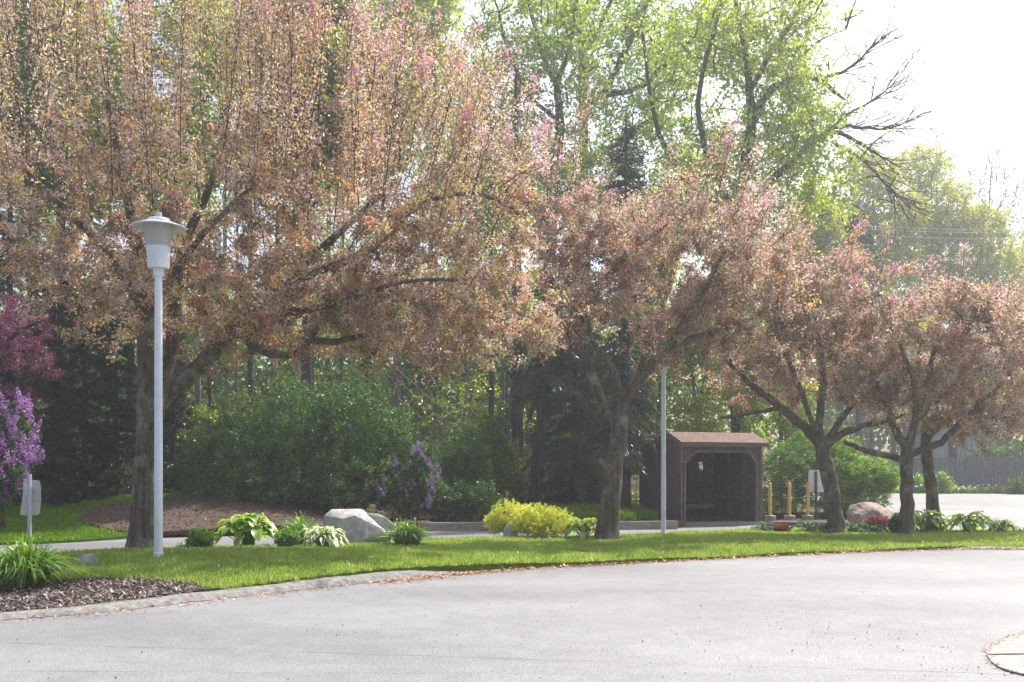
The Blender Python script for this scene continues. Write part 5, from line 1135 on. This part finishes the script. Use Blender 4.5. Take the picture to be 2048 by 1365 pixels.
bw_ = MB(); W0, W1, H0, H1 = SWD - .62, SWD - .40, 1.50, 1.76                             # small square window in the back wall
for u, z in (((.07, W0), (0, SB + .005)), ((W1, SWD - .07), (0, SB + .005)), ((W0, W1), (0, H0)), ((W0, W1), (H1, SB + .005))): sbox(bw_, u, (SDP - .05, SDP), z)
bw_.build('back_wall', MT['browntrim'], sh)  # wall and framing take the lighter trim colour to stand for lens glare
fr = MB()
for u in (.45, 1.05, 1.62, 2.18): sbox(fr, (u, u + .09), (SDP - .14, SDP - .053), (0, SB - .1))
for z in (.30, .62, 1.12): sbox(fr, (.075, SWD - .075), (SDP - .115, SDP - .056), (z, z + .09))
for v in (.7, 1.5): sbox(fr, (SWD - .15, SWD - .073), (v, v + .09), (0, 2.1)); sbox(fr, (.073, .15), (v, v + .09), (0, 2.1))
for z in (.62, 1.25): sbox(fr, (SWD - .12, SWD - .074), (.1, SDP - .15), (z, z + .09))
sbox(fr, (.08, SWD - .08), (SDP - .16, SDP - .06), (SB - .28, SB - .08)); fr.build('wall_framing', MT['browntrim'], sh)
# front: boarded spandrel with cut corners
ft = MB(); UL, UR, ZT, CL, CRr = .09, SWD - .12, 2.06, .36, .28
def quad(mb, pts, v0, v1):
    a = [sp(u, v0, z) for u, z in pts]; b = [sp(u, v1, z) for u, z in pts]; n = len(pts)
    for i in range(n): mb.add(np.array([a[i], a[(i + 1) % n], b[(i + 1) % n], b[i]]), [[0, 1, 2, 3]])
    c = range(n)
    if n == 4: mb.add(np.array(a), [[0, 1, 2, 3]]); mb.add(np.array(b), [[3, 2, 1, 0]])
    else: mb.add(np.array(a), [[0, i, i + 1] for i in range(1, n - 1)]); mb.add(np.array(b), [[0, i + 1, i] for i in range(1, n - 1)])
nb = 26
def lowz(u):
    if u < UL + CL - .03: return ZT - CL + max(0, (u - UL)) / CL * CL
    if u > UR - CRr: return ZT - (u - (UR - CRr)) / CRr * .36
    return ZT
for i in range(nb):
    a = .004 + SWD / nb * i; b = SWD / nb * (i + 1) - .004
    if b <= UL or a >= UR: za = zb = 0
    else: za, zb = lowz(max(a, UL)), lowz(min(b, UR))
    quad(ft, [(a, za), (b, zb), (b, SH - .02), (a, SH - .02)], -.02 - .006 * (i % 2), .03)
ft.build('front_boards', MT['brown'], sh)
tr = MB(); e = .07
path = [(UL, 0), (UL, ZT - CL), (UL + CL, ZT), (UR - CRr, ZT), (UR, ZT - .36), (UR, 0)]
pin = [(UL + e, 0), (UL + e, ZT - CL - .03), (UL + CL + .03, ZT - e), (UR - CRr - .03, ZT - e), (UR - e, ZT - .36 - .03), (UR - e, 0)]
for i in range(5): quad(tr, [path[i], path[i + 1], pin[i + 1], pin[i]], -.045, .05)
tr.build('opening_trim', MT['browntrim'], sh)
for u in ((-.012, .05), (SWD - .05, SWD + .012)): sbox(MB(), u, (-.05, .05), (-.09, SH - .03)).build('corner_post', MT['browntrim'], sh)
# roof: short front slope, long rear slope
OL, OR_, OF, OB = -.06, SWD + .16, -.16, SDP + .14
def slope(pts, t): 
    mb = MB(); a = np.array(pts); b = a - SZ * t; mb.add(np.vstack([a, b]), [[0, 1, 2, 3], [7, 6, 5, 4], [0, 4, 5, 1], [1, 5, 6, 2], [2, 6, 7, 3], [3, 7, 4, 0]]); return mb
sf = (SR - SH) / SDR; sb_ = (SB - SR) / (SDP - SDR)
rf = slope([sp(OL, OF, SH + sf * OF + .03), sp(OR_, OF, SH + sf * OF + .03), sp(OR_, SDR, SR + .03), sp(OL, SDR, SR + .03)], .03)
a = np.array([sp(OL, SDR + .003, SR + .029), sp(OR_, SDR + .003, SR + .029), sp(OR_, OB, SR + sb_ * (OB - SDR) + .03), sp(OL, OB, SR + sb_ * (OB - SDR) + .03)]); b = a - SZ * .03
rf.add(np.vstack([a, b]), [[0, 1, 2, 3], [7, 6, 5, 4], [0, 4, 5, 1], [1, 5, 6, 2], [2, 6, 7, 3], [3, 7, 4, 0]])
rf.build('roof', MT['shingle'], sh)
fa = MB(); zf = SH + sf * OF
sbox(fa, (OL + .004, OR_ - .004), (OF + .004, OF + .03), (zf - .095, zf - .004))
for u in (OL + .006, OR_ - .03):
    for (v0, z0_, v1, z1_) in ((OF + .034, zf + sf * .034, SDR, SR), (SDR, SR, OB - .01, SR + sb_ * (OB - .01 - SDR))):
        p = [sp(u, v0, z0_ - .003), sp(u + .024, v0, z0_ - .003), sp(u + .024, v1, z1_ - .003), sp(u, v1, z1_ - .003)]; q = [x - SZ * .10 for x in p]
        fa.add(np.array(p + q), [[0, 1, 2, 3], [7, 6, 5, 4], [0, 4, 5, 1], [1, 5, 6, 2], [2, 6, 7, 3], [3, 7, 4, 0]])
fa.build('fascia', MT['browntrim'], sh)
bn = MB(); sbox(bn, (.08, 2.1), (1.72, 2.34), (.44, .475)); sbox(bn, (.08, 2.1), (1.69, 1.717), (.34, .47)); bs_ = bn.build('bench', MT['benchwood'], sh)
for u in (.95, 1.98): sbox(MB(), (u, u + .08), (1.73, 1.81), (0, .435)).build('leg', MT['browntrim'], bs_)
sl = MB(); sbox(sl, (-.02, SWD + .02), (-.22, SDP + .02), (-.13, -.002)); tag(sl.build('concrete_slab', MT['concrete']), kind='structure')

# ------------------------------------------------------------------ fence, shed, pole and wires across the road
def fence_pt(px):
    t = (px - 1780) / 320; D = 57.0 - 4.5 * t; x = (px - CX) / F * D; return np.array([x, D, float(hA(np.array(x), np.array(D))) + .06])
f0, f1 = fence_pt(1780), fence_pt(2180); fd_ = f1 - f0; FL = np.linalg.norm(fd_[:2]); fu = fd_ / FL; rgx = np.random.default_rng(77)
fe = thing('stockade_fence', f0, 'grey weathered stockade fence across the far road', 'fence'); bm_b = MB(); n = int(FL / .155)
fax = [[fu[0], fu[1], 0], [-fu[1], fu[0], 0], [0, 0, 1]]
for i in range(n):
    p = f0 + fd_ * (i + .5) / n; h = 1.93 + rgx.normal(0, .025); w = .142 - (.03 if rgx.random() < .18 else 0)
    v0 = np.array([p - fu * w / 2, p + fu * w / 2]); nrm = np.array([-fu[1], fu[0], 0]) * .022; lean = fu * rgx.normal(0, .006)
    A = [v0[0], v0[1], v0[1] + [0, 0, h - .05] + lean, p + np.array([0, 0, h]) + lean, v0[0] + [0, 0, h - .05] + lean]; V = np.array(A + [q + nrm for q in A])
    bm_b.add(V, [[0, 1, 6, 5], [1, 2, 7, 6], [2, 3, 8, 7], [3, 4, 9, 8], [4, 0, 5, 9]], rgx.random()); bm_b.add(V, [[0, 1, 2], [0, 2, 3], [0, 3, 4], [5, 7, 6], [5, 8, 7], [5, 9, 8]], rgx.random())
bm_b.build('boards', MT['graywood'], fe)
for z in (.35, 1.55):
    MB().box((f0 + f1) / 2 + np.array([-fu[1], fu[0], 0]) * .06 + SZ * z, (FL, .05, .09), ax=fax).build('rail', MT['graywood'], fe)
for i in range(6):
    p = f0 + fd_ * (i + .03) / 5.06; MB().box(p + np.array([-fu[1], fu[0], 0]) * .14 + SZ * .85, (.1, .1, 1.75), ax=fax).build('post', MT['graywood'], fe)
S0 = gbase(1868, 63, lambda x, y: hA(x, y)); k = 63 / F
shd = thing('shed', S0, 'pale grey board sided shed showing above the stockade fence', 'shed')
x0, x1 = 0, 118 * k; H = W(0, 850, 63)[2] - S0[2]
def bx(name, u, v, z, m, par): 
    return MB().box(S0 + np.array([(u[0] + u[1]) / 2, (v[0] + v[1]) / 2, (z[0] + z[1]) / 2]), (u[1] - u[0], v[1] - v[0], z[1] - z[0])).build(name, MT[m], par)
wl = MB()
for i in range(22):
    a = x0 + (x1 - x0) * i / 22; wl.box(S0 + np.array([a + (x1 - x0) / 44, .02 + .015 * (i % 2), H / 2]), ((x1 - x0) / 22 - .012, .06, H))
wl.box(S0 + np.array([(x0 + x1) / 2, 2.6, H / 2]), (x1 - x0 - .02, 5, H)); wl.build('wall', MT['shed'], shd)
dr = bx('doorway_shade', (29 * k, 46 * k), (-.06, -.02), (0, H - .25), 'darkgap', shd); bx('frame', (33 * k, 36 * k), (-.09, -.065), (0, H - .25), 'shed', dr)  # near-black slab: shade inside the open doorway put into the colour
rfm = MB(); zz = H + .02
V = np.array([S0 + np.array(q) for q in [(x0 - .4, -.5, zz), (x1 + .4, -.5, zz), (x1 + .4, 2.6, zz + 1.5), (x0 - .4, 2.6, zz + 1.5), (x1 + .4, 5.6, zz), (x0 - .4, 5.6, zz)]])
rfm.add(V, [[0, 1, 2, 3], [3, 2, 4, 5], [0, 5, 4, 1]]); rfm.add(V, [[0, 3, 5], [1, 4, 2]]); rfm.build('roof', MT['shedroof'], shd)
hb = gbase(2010, 59.5, lambda x, y: hA(x, y) + .05)
shrub('hedge_bush', 'rounded green bush peeping over the stockade fence in front of the shed', 'bush', None, hb, [lob(1985, 925, 60, 32, 59.5, hb, 1.2), lob(2040, 915, 70, 36, 59.5, hb, 1.2)], 500, 18, (.16, .1), (MT['twig'], MT['green']), 361, jit=.08, nst=10)
up = gbase(1718, 68, lambda x, y: hA(x, y)); k = 68 / F; pl = thing('utility_pole', up, 'grey utility pole top rising behind the small dark spruce', 'utility pole')
zt = W(0, 402, 68)[2] - up[2]
MB().lathe(up, [(7.5 * k, -.1), (6.4 * k, zt * .6), (5.6 * k, zt), (0, zt + .02)], 12).build('pole', MT['bark_grey'], pl, smooth=True)
MB().tubes(bez(up + [0, -.18, zt - .6], up + [.25, -.18, zt + .9], up + [.55, -.18, zt - .1], 9), np.full(9, .03), 6).build('bracket', MT['rustless'], pl)
MB().box(up + np.array([0, -.32, zt - .55]), (.16, .3, .42)).build('junction_box', MT['rustless'], pl)
for i, (py, dl) in enumerate(((452, 'upper'), (458, 'middle'), (470, 'lowest'))):
    a = W(1722, py, 68); b = W(2300, py + 2, 66); P = np.array([a + (b - a) * t - np.array([0, 0, .25 * 4 * t * (1 - t)]) for t in np.linspace(0, 1, 17)])
    o = MB().tubes(P - a, np.full(17, .011), 5).build('power_cable', MT['wire'], loc=a)
    tag(o, f'{dl} of the three thin cables running right from the utility pole', 'cable', 'cables from the utility pole')
    o.data.transform(__import__('mathutils').Matrix.Translation(tuple(float(c) for c in a)))

# ------------------------------------------------------------------ light, sky, camera
SUN_EL, SUN_AZ = R(56), R(45)                          # azimuth from +Y (view direction) towards +X
sd = Vector((math.sin(SUN_AZ) * math.cos(SUN_EL), math.cos(SUN_AZ) * math.cos(SUN_EL), math.sin(SUN_EL)))
lt = bpy.data.lights.new('sun', 'SUN'); lt.energy = 4.6; lt.angle = R(.55); lt.color = (1, .96, .90)
so = bpy.data.objects.new('sun', lt); so.rotation_euler = sd.to_track_quat('Z', 'Y').to_euler(); so.location = (30, 30, 60); COL.objects.link(so)
w = bpy.data.worlds.new('World'); sc.world = w; w.use_nodes = True; nt = w.node_tree; nt.nodes.clear()
sky = nt.nodes.new('ShaderNodeTexSky'); sky.sky_type = 'NISHITA'; sky.sun_disc = False; sky.sun_elevation = SUN_EL; sky.sun_rotation = SUN_AZ
sky.air_density = 1.0; sky.dust_density = 5.0; sky.ozone_density = 1.0
bg = nt.nodes.new('ShaderNodeBackground'); bg.inputs['Strength'].default_value = .15
ow = nt.nodes.new('ShaderNodeOutputWorld'); nt.links.new(sky.outputs[0], bg.inputs[0]); nt.links.new(bg.outputs[0], ow.inputs[0])
cam = bpy.data.cameras.new('camera'); cam.lens = F / 2048 * 36; cam.sensor_width = 36; cam.shift_y = (HY - 682.5) / 2048; cam.clip_end = 1500; cam.clip_start = .1
co = bpy.data.objects.new('camera', cam); co.location = (0, 0, EYE); co.rotation_euler = (R(90), 0, 0); COL.objects.link(co); sc.camera = co
sc.view_settings.view_transform = 'Standard'; sc.view_settings.look = 'None'; sc.view_settings.exposure = .95; sc.view_settings.gamma = 1
sc.cycles.max_bounces = 8; sc.cycles.diffuse_bounces = 4; sc.cycles.transmission_bounces = 5; sc.cycles.transparent_max_bounces = 4; sc.cycles.glossy_bounces = 2
sc.cycles.use_denoising = True

m, hn, hout = newmat('haze_air'); pv = hn.nodes.new('ShaderNodeVolumePrincipled'); pv.inputs['Color'].default_value = (.93, .96, 1, 1); pv.inputs['Density'].default_value = .0015; pv.inputs['Anisotropy'].default_value = .35
hn.links.new(pv.outputs[0], hout.inputs['Volume'])
hz = MB().box((0, 45, 16.97), (310, 220, 36.06)).build('haze', m); tag(hz, kind='stuff')
sc.cycles.volume_bounces = 0
